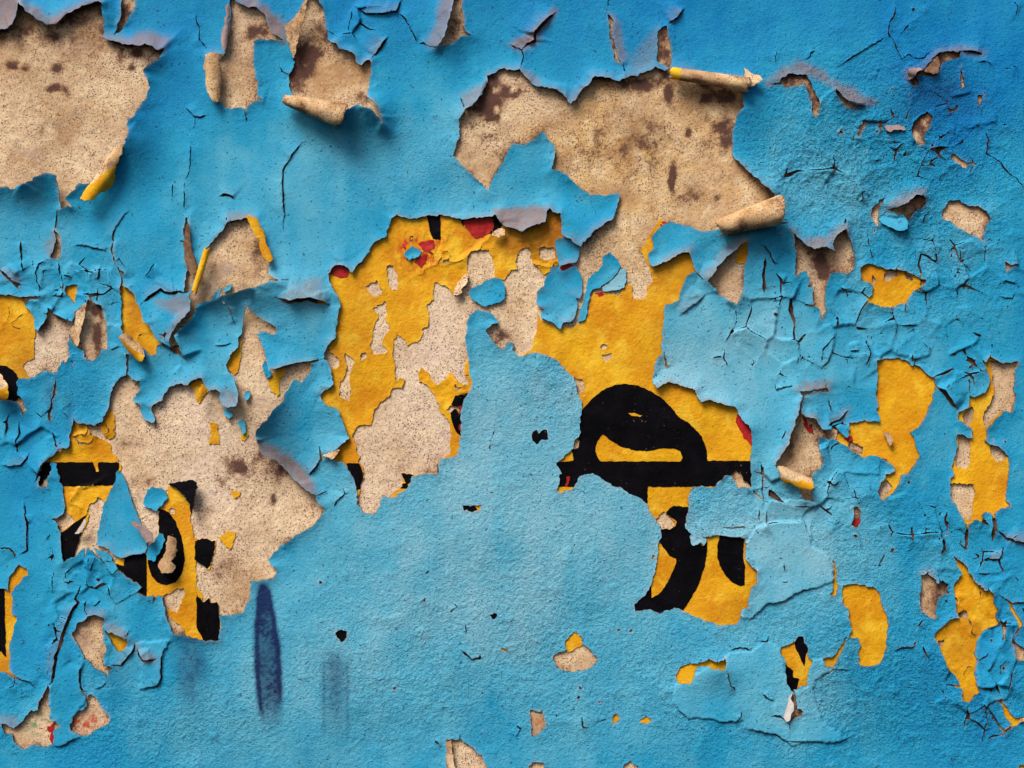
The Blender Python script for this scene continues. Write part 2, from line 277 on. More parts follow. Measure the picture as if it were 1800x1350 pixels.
 ('mauve', 'p', (9, 3, 4, 4), 14, "W3 980,720 1040,710 1090,740 1110,800 1150,770 1210,800 1180,870 1130,900 1110,980 1100,1070 1050,1060 1030,1030 985,990 975,900 985,800",
  'dull mauve brown plaster patch in the lower right blue'),
 ('lower_right', 'y', (9, 5, 4, 8), 16, "W3 1250,570 1300,620 1340,650 1370,720 1420,780 1490,840 1550,860 1560,930 1580,1050 1570,1090 1500,1150 1440,1210 1430,1290 1400,1330 1430,1400 1410,1500 1420,1580 1450,1640 1390,1680 1380,1730 1310,1730 1290,1560 1200,1460 1160,1370 1130,1290 1090,1220 1110,1150 1180,1110 1230,1065 1290,1060 1265,1000 1260,920 1250,800 1310,720 1270,650",
  'long cracked yellow patch near the lower right edge, tapering downwards'),
 ('edge_a', 'y', (4, 3, 3, 5), 10, "W4 1660,0 1700,50 1750,150 1785,220 1735,310 1750,220 1720,140 1695,100 1675,50", 'thin orange crack gap by the right edge beside the cracked yellow patch'),
 ('edge_b', 'p', (5, 3, 8, 3), 12, "W4 1695,300 1750,370 1800,400 2000,420 2000,520 1740,500 1720,400", 'brown plaster patch cut by the right edge, low down'),
 ('edge_c', 'y', (4, 3, 4, 3), 10, "W4 1560,812 1620,810 1660,870 1720,950 1800,950 2000,960 2000,1000 1780,990 1650,1060 1640,1100 1660,1040 1695,1000 1660,930 1620,840", 'forked orange crack gap at the right edge near the bottom corner'),
 ('edge_d', 'y', (2, 2, 2, 2), 8, "W4 1760,1330 2000,1320 2000,1450 1760,1450", 'bit of yellow paint in the very bottom right corner'),
 ('corner_rag', 'p', (4, 3, 3, 3), 10, "W1 1650,940 1680,960 1720,975 1690,1000 1670,1030 1645,1000", 'tiny brown notch near the right edge, above the middle'),
]

# flakes of blue film standing free inside the holes
FLAKES = [
 ("V1 1240,330 1310,300 1400,345 1440,365 1430,440 1410,500 1340,510 1275,525 1250,450", 9, 7, 'small blue pentagon flake hanging below the pointed blue flap'),
 ("V1 1210,540 1260,530 1300,570 1360,545 1410,530 1455,600 1460,720 1440,780 1400,775 1420,830 1410,900 1370,960 1310,985 1280,1030 1240,985 1170,950 1130,930 1150,880 1100,830 1095,740 1150,680", 9, 9, 'ragged hand-sized blue flake between the pale plaster and the yellow'),
 ("V1 555,740 620,680 700,640 770,620 830,640 845,700 840,790 770,830 690,850 620,820", 3, 2, 'rough blue almond-shaped flake on pale plaster near the centre'),
 ("V1 1620,460 1670,415 1720,470 1765,530 1700,620 1620,690 1540,720 1510,790 1500,880 1470,960 1420,975 1440,890 1470,800 1490,720 1510,620 1580,570 1615,520", 2, 1, 'long thin speckled blue flake right of the ragged blue flake'),
 ("V1 1768,548 1812,560 1790,690 1700,720 1625,735 1622,705 1705,630", 1, 1, 'pale teal scrap beside the long thin blue flake'),
 ("V1 40,430 110,380 190,415 160,450 90,480 50,470", 4, 3, 'tiny blue flake among red scratches at the top of the yellow'),
 ("U3 930,570 960,600 1000,680 1030,780 1070,880 1090,940 1120,1000 1150,1080 1165,1160 1150,1230 1060,1235 1000,1250 950,1275 900,1235 830,1180 760,1155 770,1080 780,980 800,920 820,830 850,780 880,700 915,650 905,600", 5, 4, 'tall blue triangle flake beside the black stripe at left'),
 ("U3 1250,1070 1300,1070 1300,1120 1270,1200 1225,1290 1170,1280 1165,1190 1215,1140", 2, 2, 'narrow blue scrap wedged between black paint and the blue triangle'),
 ("U3 1160,720 1200,705 1270,720 1310,745 1315,800 1270,850 1240,890 1150,860 1130,830 1150,770", 3, 2, 'rounded rough blue flake above the black ring shape'),
 ("U6 520,650 560,615 595,650 600,720 580,740 555,720 560,690", 3, 2, 'small blue comma-shaped scrap on the pale speckled plaster'),
 ("U6 590,390 635,400 620,450 600,465 582,440", 4, 3, 'tiny curled blue scrap high on the pale speckled plaster'),
 ("U6 745,150 790,250 790,285 755,292 745,240 722,190", 3, 2, 'thin blue scrap at the right rim of the pale plaster strip'),
 ("U6 420,530 490,550 495,600 470,615 425,580", 4, 3, 'small dark blue scrap under the hanging blue lobe'),
 ("U5 410,720 450,675 485,680 470,715 430,735", 2, 2, 'tiny blue oval on the kite-shaped plaster patch'),
 ("V5 600,540 640,548 700,560 735,580 715,632 680,610 630,628 605,600", 1, 1, 'pale green scrap on the black lower letter'),
]

# cracks: width, side that lifts (u d l r b), lift, reach, line
CRACKS = [
 (2.6,'b',3,12,"T2 195,70 205,170 225,230 225,320 290,385 280,435"),
 (3.0,'u',5,14,"T2 110,840 185,920 240,930 300,900"), (2.4,'b',2,10,"T2 190,930 180,1025"),
 (2.6,'b',3,12,"T2 155,1085 160,1220 150,1340 U1 1505,450 1465,520 1455,600 1465,640 1455,740 1485,800 1495,830"),
 (2.6,'l',5,18,"T2 1100,1110 1040,1130 960,1220 890,1340 U5 895,70 905,130 890,180 895,260"),
 (3.6,'l',9,26,"T2 1720,280 1665,370 1580,480"), (3.0,'b',3,12,"T2 590,855 600,960"), (2.4,'u',4,12,"T2 850,490 880,560 935,595 960,560"),
 (3.0,'u',8,24,"T3 100,40 180,105 300,110 440,95 490,-40"), (2.8,'r',5,20,"T3 440,95 510,150 560,250 605,350"), (2.8,'u',5,18,"T3 605,350 650,335 700,370 770,380"),
 (2.4,'b',2,10,"T3 95,50 55,220 70,290 0,295"), (4.5,'u',12,20,"T3 1700,95 1640,150 1570,220 1530,270 1530,320 1470,350 1430,390"),
 (3.0,'b',4,14,"T3 1335,350 1380,370 1430,400 1440,450 1415,545"), (2.4,'l',3,12,"T3 940,765 980,860"),
 (2.6,'b',2,10,"T4 320,-40 300,105"), (2.4,'b',2,10,"T4 425,500 440,570"), (3.4,'l',9,24,"T4 920,60 850,150 780,200"), (2.2,'b',2,8,"T4 1640,400 1635,500"),
 (2.6,'b',2,12,"T5 790,-40 780,100 735,180 725,260 760,310 790,380 830,465 890,430 960,465 1010,460 1060,400 1130,370"),
 (2.6,'u',4,16,"T5 725,265 640,340 510,410 400,480 300,550"), (2.2,'b',2,10,"T5 1050,30 1000,120 900,185 810,280"),
 (3.0,'b',2,10,"T5 1420,985 1500,1050 1520,1110 1505,1215 W1 1610,150 1670,240 1740,280 1800,370 1850,420"),
 (2.4,'b',2,10,"T5 1700,0 1750,50 1740,110 1700,160"), (2.2,'b',2,10,"T5 620,810 670,780 690,735 740,745"), (4,'u',9,16,"T5 1290,405 1380,405 1470,430"),
 (2.2,'b',2,10,"T5 1400,500 1500,480 1560,520"), (2.4,'d',4,10,"T5 1645,545 1690,545 1750,520"),
 (3.0,'b',3,12,"U1 480,750 455,770 440,880 430,920"), (2.6,'b',4,14,"U1 390,1150 310,1190 290,1260 300,1330 320,1380 U2 300,310"), (3.0,'l',3,12,"U1 460,1150 480,1300"),
 (3.4,'b',4,14,"U1 160,990 170,1100 180,1240"), (4,'u',8,18,"U1 0,1235 60,1290 100,1330 150,1340"), (2.6,'u',5,16,"U1 560,1050 640,1035 760,1065 830,1080 890,1040"),
 (3,'l',5,18,"U1 890,1040 900,930 960,830 1030,750"), (3,'b',3,10,"U1 960,1280 965,1400"), (2.6,'d',4,12,"U1 580,1280 590,1250 640,1240 740,1260"), (3.2,'l',6,16,"U1 795,1190 780,1300 740,1310"),
 (2.8,'r',7,20,"U1 1220,1180 1180,1250 1140,1300"), (2.4,'b',3,10,"U1 575,1300 500,1270"), (2.4,'b',2,10,"U1 1365,545 1360,665"),
 (2.2,'b',2,10,"U2 780,200 770,370"), (2.6,'d',4,12,"U2 780,210 850,235 940,290"), (2.6,'u',4,14,"U2 860,750 930,720 970,715"), (3,'u',4,14,"U2 1250,660 1310,700 1380,770 1440,770 1445,720"),
 (2.4,'b',2,10,"U2 840,380 940,360"), (2.6,'u',4,12,"U2 390,320 480,320 520,280"), (5,'u',9,20,"U2 1110,390 1180,330 1270,270 1300,290 1390,300 1420,280 1460,290"),
 (3.6,'b',3,12,"U3 140,170 155,280 130,340 130,430"), (3,'u',7,20,"U3 0,520 60,540 160,530 210,480 230,420"), (3.2,'l',5,16,"U3 180,790 190,920 215,1010 210,1200 130,1270"),
 (3,'d',5,14,"U3 130,1270 100,1220 60,1190 -20,1185"), (2.6,'u',4,14,"U3 490,110 540,150 600,170"), (2.2,'b',3,10,"U3 560,30 490,90"), (4,'b',4,12,"U3 415,280 440,370 455,390"),
 (3.2,'b',5,14,"U4 760,120 720,250"), (2.2,'b',2,10,"U4 415,240 415,430"), (4.2,'l',8,22,"U4 630,360 620,420 590,460 620,490 570,560 520,680 495,740 490,800 450,900 430,1030 420,1110 380,1150 360,1210"),
 (2.8,'b',3,10,"U4 680,470 670,540 700,600"), (2.6,'u',4,10,"U4 730,530 800,470"), (2.4,'u',3,12,"U4 415,690 490,730"), (4.5,'u',7,12,"U4 750,380 790,355 840,345"), (2.2,'b',2,10,"U4 860,370 870,470"),
 (2.4,'u',4,10,"U4 980,770 1030,710"), (2.6,'b',3,10,"U4 520,310 515,260 570,220"),
 (3.4,'u',8,20,"W7 1280,160 1270,230 1190,330 1150,380 1080,375 1030,360"), (4.5,'u',14,22,"W7 1300,230 1350,320 1400,340 1480,310"), (2.6,'l',5,26,"W7 1640,130 1560,230 1540,300 1530,500 1490,580 1400,590 1320,610"),
 (3.6,'l',5,14,"W7 800,350 755,430 765,580 830,690"), (2.6,'u',4,26,"W7 770,1060 680,1090 600,1140 500,1150"), (3.4,'u',5,16,"W7 0,410 130,480 200,510 290,540 340,600"), (3.2,'b',4,12,"W7 140,500 130,570 70,600"),
 (2.4,'b',3,12,"W7 200,580 210,700"), (2.4,'u',3,14,"W7 1020,540 960,590 900,600"),
 (2.4,'b',2,10,"U5 50,330 110,335"), (5.5,'u',15,26,"U5 840,780 940,820 1020,800 1100,795 1200,820 1275,850"), (2.6,'b',3,12,"U5 880,640 950,645"), (2.4,'b',3,10,"U5 440,130 445,170"),
 (2.6,'b',3,12,"U5 400,790 480,880 490,950 520,1000"), (2.6,'u',3,12,"U5 0,1180 60,1225 100,1210"), (3.6,'u',5,14,"U5 0,750 60,725 110,740"), (3,'u',5,12,"U6 340,40 440,35 490,10"),
 (3.6,'l',6,18,"U6 1170,830 1190,930 1160,990 1075,1075"), (2.6,'u',4,12,"U6 1150,1220 1240,1180"), (3,'u',5,16,"U6 1360,1150 1375,1210 1310,1270 1290,1320"), (3.4,'u',7,18,"U6 1215,140 1120,165 1000,175 880,205"),
 (2.8,'l',4,14,"V5 1175,0 1170,200 1180,280 1255,280"), (3,'b',2,10,"V5 1090,180 1170,265"), (2.8,'b',2,10,"V5 1150,330 1140,400 1155,460"), (2.6,'b',3,10,"V5 1100,440 1120,510 1180,550"),
 (2.2,'u',4,40,"V5 1640,950 1500,980 1420,1010 1340,1070 1210,1085 1130,1150 1080,1210 1140,1270"), (3,'u',5,14,"V5 860,480 940,490 1010,480 1050,490"), (2.8,'b',3,12,"V5 1340,770 1350,840"), (2.4,'u',3,10,"V5 1320,910 1380,920"),
 (2.6,'u',4,14,"V5 1660,350 1700,330 1730,310"), (3,'u',6,16,"V5 1450,260 1500,245 1580,275"),
 (2.8,'b',3,14,"V6 860,840 880,960 820,1080 770,1160"), (2.6,'b',2,10,"V6 785,1190 780,1250 810,1330"), (2.4,'b',2,10,"V6 660,1255 775,1245"), (5,'b',3,10,"V6 1105,460 1090,600 1095,740"),
 (3.2,'r',8,18,"V6 1195,590 1245,670 1310,655 1340,625"), (2.6,'r',5,16,"V6 1060,330 1130,420 1170,500 1220,520"), (2.6,'b',2,12,"V6 1680,880 1675,1060 1560,1190 1550,1300"), (2.6,'b',3,10,"V6 1310,800 1320,900 1330,960"),
 (3.4,'u',6,14,"V6 1420,840 1510,845"), (2.6,'u',9,34,"V6 420,940 455,900 560,820 650,740"), (3,'r',5,14,"V6 1740,150 1725,200"), (3,'r',3,10,"V6 545,575 620,650"), (2.4,'b',2,10,"V6 1160,790 1160,880"),
 (4,'b',4,14,"V4 930,90 960,220"), (3,'b',3,12,"W2 815,0 860,90 840,150 800,200"), (2.8,'b',3,12,"W2 470,150 480,70 540,0"), (2.6,'u',4,12,"W2 690,80 770,70"), (2.6,'b',3,10,"W2 1190,100 1180,160"), (2.6,'b',3,12,"W2 1250,0 1350,70"),
 (5,'r',14,28,"W2 1370,350 1440,400 1500,490 1560,545"), (2.6,'b',3,12,"W2 1640,290 1640,430"), (3.6,'u',9,16,"W2 510,690 530,660 620,620 680,550"), (2.6,'u',4,14,"W2 640,780 560,830 540,870"), (2.8,'u',6,12,"W2 500,1090 560,1140 620,1100"),
 (2.4,'b',2,10,"W2 720,1160 760,1290"), (2.6,'u',4,12,"W2 100,330 110,380 260,345"), (2.4,'u',4,12,"W2 520,450 550,560 555,620"), (2.4,'b',3,10,"W2 1620,240 1680,180 1660,130"),
 (4.5,'b',4,12,"W3 1190,230 1180,290 1210,380"), (5,'b',4,12,"W3 1170,440 1170,510 1140,560"), (3.6,'u',10,18,"W3 1640,500 1610,600 1490,600"), (3.4,'b',4,12,"W3 1600,600 1640,710"), (4.5,'u',12,18,"W3 1650,430 1730,460 1800,470 1900,480"),
 (3,'u',6,12,"W3 1440,710 1540,720"), (3,'u',5,16,"W3 1560,860 1650,910 1700,950 1790,945 1900,930"), (2.6,'u',4,12,"W3 1570,1100 1640,1100 1690,1070"), (3.4,'b',4,10,"W3 970,1130 1000,1075"), (2.4,'b',3,10,"W3 1360,530 1300,480 1310,440"),
 (3,'u',7,20,"W4 760,440 830,400 900,400 960,380"), (3.6,'u',5,12,"W4 1000,390 1040,490"), (3.4,'u',4,14,"W4 1340,840 1360,960 1430,990 1490,1050 1470,1160"), (2.6,'r',4,14,"W4 1560,815 1500,890 1510,970 1490,1050"),
 (2.4,'u',4,40,"W4 150,655 220,620 300,570 420,580 500,545"), (2.4,'u',4,40,"W4 -100,1140 0,1140 120,1140 240,1155 350,1150 400,1120 480,1105"), (2.8,'u',4,12,"W4 1440,500 1520,440"), (2.6,'b',3,12,"W4 1220,1300 1240,1270 1300,1250"),
 (2.6,'r',5,18,"W4 1735,510 1700,620 1665,810"), (2.6,'b',3,12,"W4 1610,620 1610,540 1670,490"),
 (2.2,'u',4,36,"W5 560,950 640,960 740,985 880,985 910,940 915,830"), (2.4,'u',4,40,"W5 940,1030 1050,1060 1170,1085 1240,1120 1310,1175"), (2.8,'u',5,14,"W5 1070,760 1170,825"), (3.4,'u',8,16,"W5 1150,940 1210,935 1280,985"),
 (3.4,'u',6,14,"W5 820,430 870,405 940,400 1000,430"), (3.2,'l',8,20,"W5 790,560 820,690 880,745"), (2.4,'b',3,10,"W5 1290,985 1300,1060"), (2.4,'u',3,14,"W5 390,870 500,960"), (2.6,'u',5,14,"W5 1060,350 1120,350 1130,290"),
 (3.2,'u',8,14,"W6 235,650 300,710 350,700 355,660"), (3,'b',3,10,"W6 265,500 270,560"), (3,'b',4,12,"W6 950,1035 960,1110 1000,1110"), (2.4,'u',3,12,"W6 1000,1110 1050,1075 1130,1050"), (3,'u',5,10,"W6 555,1175 590,1120 560,1090"),
 (2.6,'b',3,10,"W6 0,1060 70,1100"), (2.6,'b',3,10,"W6 80,1190 125,1230"), (2.4,'b',2,8,"W6 230,1150 235,1190"), (2.4,'u',4,10,"W6 20,200 45,180 50,155"), (2.4,'u',4,10,"W6 880,85 905,50 915,15"), (2.4,'u',4,10,"W6 165,435 210,395 190,365"),
 (2.0,'b',1,8,"V3 1400,660 1370,760 1350,850 1450,890 1570,940"), (2.4,'b',3,10,"W1 500,490 520,450 515,400 570,380"), (2.6,'d',4,10,"W1 700,640 760,700 830,705 880,670"), (3.2,'b',4,10,"W1 1005,650 1015,580 1070,535"),
 (2.8,'b',3,10,"W1 1290,830 1300,930 1390,1030"), (3,'u',6,12,"W1 1080,940 1115,930 1105,870"), (2.4,'u',4,12,"W1 1620,1130 1650,1100 1750,1130"), (2.6,'u',4,12,"W1 1600,1215 1710,1240 1730,1190"), (2.4,'b',3,12,"W1 560,690 570,790 590,870 610,950"),
 (2.4,'b',2,10,"W1 520,820 570,820"), (2.4,'b',3,12,"W1 870,1270 865,1350"), (3,'u',8,14,"W1 1700,970 1760,970"), (2.4,'b',2,10,"W1 1500,780 1560,770 1660,795"),
 (7,'b',3,12,"W8 195,1085 192,1150 190,1235"), (6,'b',4,12,"W8 342,1030 345,1100 338,1185"), (4.0,'u',7,14,"px 387,343 396,342 405,344 412,350"), (2.6,'b',2,9,"px 1476,505 1488,512 1492,524"),
]
# yellow undercoat: patches that are not simply the fill of one hole
YELLOWS = [
 ('main_left', "px 555,360 1000,362 1005,420 980,465 955,486 900,486 900,700 835,700 835,845 760,905 640,915 560,800", 'ragged yellow patch left of centre with torn black and red paint along its top'),
 ('main_right', "px 945,537 950,560 985,578 1007,574 1029,563 1038,545 1038,525 1046,514 1086,519 1100,499 1111,503 1113,525 1135,525 1140,501 1148,492 1142,470 1131,450 1125,439 1135,428 1140,414 1162,384 1200,420 1240,440 1240,480 1205,520 1245,640 1332,700 1334,830 1345,1000 1335,1060 1285,1122 1095,1092 1150,1000 1105,900 955,885 955,830 905,820 905,660 911,626 920,620 934,614 941,590 946,563", 'bright yellow patch under the big black letter, right of centre'),
 ('left_round', "U2 -260,300 165,320 200,400 240,440 265,500 270,640 262,800 190,840 170,870 190,920 230,965 165,985 170,1110 100,1160 -260,1160", 'rounded bright yellow patch at the left edge'),
 ('left_stripe', "U3 560,165 610,195 690,225 710,290 740,290 820,340 860,370 865,430 915,470 948,530 920,690 870,705 850,790 820,830 760,800 700,850 680,910 702,905 650,1050 590,1220 600,1260 480,1300 465,1070 560,1000 590,960 520,900 480,700 430,540 290,710 285,600 370,485 430,425 540,395", 'flaky yellow patch crossed by a broad black stripe at left'),
 ('left_ring', "U3 1330,700 1400,710 1480,790 1515,880 1500,920 1510,1000 1530,1120 1600,1105 1705,1130 1700,1210 1650,1360 1545,1290 U4 1550,350 1610,490 1650,450 1670,490 1722,490 1738,560 1738,800 1610,800 1500,770 1470,740 1440,680 1340,610 1310,540 1400,570 1440,500 1450,430 1400,370 1370,430 1290,450 1160,450 1090,410 890,180 970,140 1100,95 1165,120 1260,-10 U3 1250,960 1250,860 1310,850", 'yellow patch carrying a black ring-shaped letter at lower left'),
 ('left_leaf', "U3 870,85 895,130 900,290 850,340 790,260 780,220 830,160", 'small yellow leaf-shaped scrap above the flaky yellow patch'),
 ('scrap_a', "U3 1655,200 1720,195 1725,370 1640,365 1660,280", 'small upright yellow scrap in the middle of the pale speckled plaster'),
 ('scrap_b', "U3 1730,1110 1800,1050 1860,1060 1830,1200 1790,1180", 'small yellow scrap right of the black ring letter'),
 ('scrap_c', "U6 470,1190 540,1185 545,1220 510,1245", 'tiny yellow scrap low on the pale speckled plaster'),
 ('scrap_d', "U6 550,740 600,700 615,740 580,795 550,780", 'tiny yellow scrap under the blue comma-shaped scrap'),
 ('scrap_e', "U6 770,290 830,240 900,195 910,240 860,300 850,360 865,420 840,430 780,350", 'thin yellow scrap below the lifted blue plate left of centre'),
 ('scrap_f', "U6 1085,160 1115,170 1112,250 1085,230", 'tiny yellow edge under the right end of the lifted blue plate'),
 ('scrap_g', "U6 475,90 540,0 565,-20 560,100 530,230 500,265 435,190", 'orange scrap in the narrow gap above the hanging blue lobe'),
 ('scrap_h', "U2 1480,1010 1550,980 1610,955 1650,1060 1560,1170 1530,1060", 'folded yellow scrap at the top of the pale speckled plaster'),
 ('scrap_i', "W6 850,590 910,525 955,580 962,622 900,655 870,660", 'yellow cap on the small lone plaster chip, low centre'),
 ('scrap_j', "V6 960,330 968,430 940,520 880,510 870,450 900,380", 'orange scrap at the upper right of the triangular plaster patch'),
]
# chips knocked out of the yellow, where plaster shows
CHIPS = ["V1 570,410 650,400 725,400 740,480 765,540 755,620 850,640 870,600 890,560 940,560 935,480 960,400 1010,380 1050,420 1060,500 1100,530 1150,600 1140,670 1090,750 1105,900 1085,1080 1055,1190 990,1215 900,1260 600,1300 V3 1170,150 1150,250 1190,350 1100,330 1040,230 1000,300 940,340 890,290 880,250 810,200 790,270 800,320 860,340 920,420 940,490 960,550 1020,610 1040,680 1050,880 950,940 930,1040 740,1060 640,1030 670,1090 650,1150 590,1210 480,1320 370,1390 280,1300 330,1200 340,1160 355,1020 320,960 320,900 280,790 260,750 280,700 320,660 410,665 430,610 430,540 480,500 560,430 590,370 660,370 680,300 605,300 600,200 585,100 590,0 V1 0,1075 40,1100 70,1155 180,1100 190,1030 240,1010 235,900 215,840 275,790 270,720 285,655 370,680 420,720 440,760 530,680 555,620 540,560 545,490",
 "U5 1710,530 1760,525 1790,600 1790,720 1740,710 1720,640", "U5 1540,700 1630,640 1640,680 1680,710 1670,750 1600,770",
 "U5 1590,870 1700,800 1710,900 1700,960 1735,1030 1690,1090 1680,1140 1720,1200 1690,1230 1610,1230 1570,1160 1600,1100 1590,1050 1640,960 1640,900",
 "U6 1230,50 1330,150 1340,190 1310,220 1250,200 1205,120", "U6 1380,90 1450,150 1430,230 1410,290 1425,380 1410,480 1320,430 1330,340 1370,280 1390,200 1370,110", "U6 1490,120 1530,80 1545,130 1500,165",
 "V4 215,285 290,310 315,370 280,420 240,400", "V4 440,20 490,40 460,70 430,50", "V4 440,110 520,90 530,130 480,160", "V1 1120,380 1230,380 1240,470 1180,490 1120,470",
 "V4 1460,1060 1500,1020 1620,1150 1620,1180 1520,1165", "V5 330,425 390,360 460,430 490,450 450,510 370,490", "V4 205,810 240,760 262,790 250,840 215,860",
 "W1 690,1050 720,1005 800,1005 800,1050 740,1095 690,1090", "W1 850,1020 930,1070 930,1100 870,1090", "W1 980,1080 1025,1085 990,1130", "W1 615,1040 640,1100 620,1130 600,1100",
 "W8 160,590 220,620 220,700 200,790 130,770 125,700", "W8 100,870 230,870 240,930 220,1085 170,1060 90,930", "W8 330,170 485,180 465,330 475,380 440,465 380,465 300,570 290,490 330,410 350,350", "W8 330,650 380,655 430,715 370,750 330,700", "W8 165,480 220,430 240,460 215,545 180,525",
 "W2 690,780 800,830 800,890 740,885 680,830", "W2 920,1120 1000,1100 1030,1160 940,1275 910,1190", "W3 1290,1020 1350,1000 1370,1050 1330,1070 1290,1060", "W4 1120,350 1170,330 1150,400 1130,410",
 "U4 1290,440 1380,400 1460,370 1460,420 1440,500 1410,560 1340,540", "U3 690,850 770,790 830,830 800,940 730,960 690,910", "U3 1340,860 1385,880 1380,910 1340,915"]
# black lettering and scraps of black paint on the yellow: outline, holes in it, owner, label
BLACKS = [
 ("V4 275,550 285,540 350,470 440,390 540,345 620,335 720,350 830,395 930,460 1000,530 1050,600 1150,660 1230,750 1270,850 1280,945 1660,945 1660,1160 1340,1150 807,1153 805,1300 720,1260 500,1160 380,1070 250,1155 80,1150 80,1050 80,955 215,945 205,860 240,760 250,680 240,620",
  ["V4 640,565 700,563 770,590 740,598 680,590", "V4 450,735 520,790 600,835 700,865 800,868 900,850 1010,845 1060,870 1078,915 1070,950 430,950 400,900 390,840 410,780"], 'main_right', 'large looped black letter standing on a horizontal bar'),
 ("V5 405,370 440,330 480,315 540,320 620,330 620,520 640,570 700,630 740,600 735,680 720,780 670,940 620,1030 540,1155 370,1190 140,1170 130,1100 230,1040 290,950 300,1045 370,1000 430,910 480,800 495,740 440,710 370,620 340,580 340,480 480,480 500,440 420,380", [], 'main_right', 'curved black letter stroke sweeping down to a point'),
 ("V5 835,530 1025,540 1020,720 1035,790 1030,940 1000,950 930,920 850,820 815,720 815,640", [], 'main_right', 'rounded black letter fragment'),
 ("V3 1080,430 1200,400 1190,480 1160,560 1150,660 1150,770 1080,710 1055,640 1040,560 1050,490", [], 'main_left', None),
 ("U6 1385,965 1490,965 1525,1050 1510,1170 1460,1170 1440,1080 1400,1010", [], 'main_left', None), ("V3 640,1125 700,1120 720,1170 640,1160", [], 'main_left', None),
 ("V3 650,1040 720,1020 760,1080 700,1135 675,1090", [], 'main_left', None), ("V3 930,970 965,960 965,1050 930,1045", [], 'main_left', None),
 ("V1 225,120 332,115 333,320 270,310 250,260", [], 'main_left', 'black upright letter foot'), ("V1 470,140 525,150 515,215", [], 'main_left', None), ("V1 715,120 810,150 825,205 740,285 715,270 755,210", [], 'main_left', None),
 ("U3 280,590 340,508 720,508 940,508 935,560 915,640 920,690 490,698 470,700 365,640 380,710 280,700", ["U3 725,505 770,505 765,550 775,580 755,585 740,545"], 'left_stripe', 'broad horizontal black stripe'),
 ("U3 700,905 640,980 590,1070 650,1060 600,1180 605,1260 470,1300 465,1075 555,1010", [], 'left_stripe', None),
 ("U3 1250,870 1330,900 1380,970 1430,1080 1450,1170 1458,1270 1455,1310 1440,1385 1390,1455 1310,1480 1240,1455 1190,1395 1165,1295 1170,1200 1240,1100", [], 'left_ring', 'round black letter bowl'),
 ("U4 890,180 975,205 980,140 1030,100 1155,110 1158,445 1080,440 1080,380 1000,295 950,260", [], 'left_ring', None),
 ("U4 1540,10 1600,-25 1705,0 1690,100 1660,200 1610,250 1590,190 1540,150", [], 'left_ring', None), ("U4 1550,355 1560,440 1610,490 1650,445 1670,490 1722,488 1740,560 1740,800 1610,800 1555,690", [], 'left_ring', None),
 ("U4 -260,370 30,370 40,930 0,880 -260,870", [], 'low_left_edge', 'black upright bar'),
 ("W5 1335,345 1400,295 1420,350 1445,400 1425,470 1415,550 1380,480 1345,400", [], 'shield', None), ("W5 1265,540 1325,580 1320,630 1375,645 1350,745 1310,740 1255,690 1245,610", [], 'shield', None),
 ("U2 -260,855 40,868 110,912 155,990 165,1110 110,1150 -260,1150", [], 'left_round', None),
]
# scraps of red paint: outline, owner
REDS = [("V1 515,170 560,135 640,140 740,150 760,220 720,260 640,310 600,300 570,260 530,230", 'main_left'), ("U5 1240,590 1300,520 1340,500 1400,535 1415,585 1390,620 1340,620", 'main_left'), ("U5 1415,585 1480,515 1535,465 1520,510 1440,570", 'main_left'),
 ("V1 150,350 230,320 290,320 280,440 240,430 190,400", 'main_left'), ("V1 150,460 220,430 220,500 180,540 130,500", 'main_left'), ("V1 20,350 60,340 55,400 30,380", 'main_left'), ("V1 105,290 130,300 125,330 108,320", 'main_left'),
 ("V4 1520,570 1640,680 1640,840 1570,770 1530,690 1500,640", 'main_right'), ("V3 1095,520 1130,500 1135,545 1105,590", 'main_left'), ("V3 1100,660 1125,640 1125,700 1105,700", 'main_left'), ("V4 160,1070 190,1070 175,1130 150,1150", 'main_right'),
 ("W2 640,755 715,745 712,800 680,790", 'africa'), ("W2 720,810 800,825 790,850 740,840", 'africa'), ("W2 960,915 990,930 980,950", 'africa')]
# red scraps lying straight on the plaster
WALL_REDS = [("W2 315,595 350,615 370,680 400,655 408,735 370,715 335,655", 'dark red paint streak on the upright plaster patch right of the black letter'), ("W7 445,960 480,965 500,920 510,1020 505,1145 475,1110 465,1070 480,1030 445,1000", 'dark red paint strip at the edge of the lower left corner patch'),
 ("W3 455,285 500,265 508,310 485,335 440,320", 'dark red paint foot of the small chip below the tall yellow patch'), ("V1 1275,545 1330,515 1410,525 1360,550 1300,572", 'dark red paint scrap between two blue flakes near the centre'),
 ("V1 1560,745 1620,730 1630,765 1580,770", 'small red scrap under the pale teal scrap'), ("V6 275,175 345,180 335,210 285,210", 'dark red scrap at the left tip of the blue flap under the large roll')]
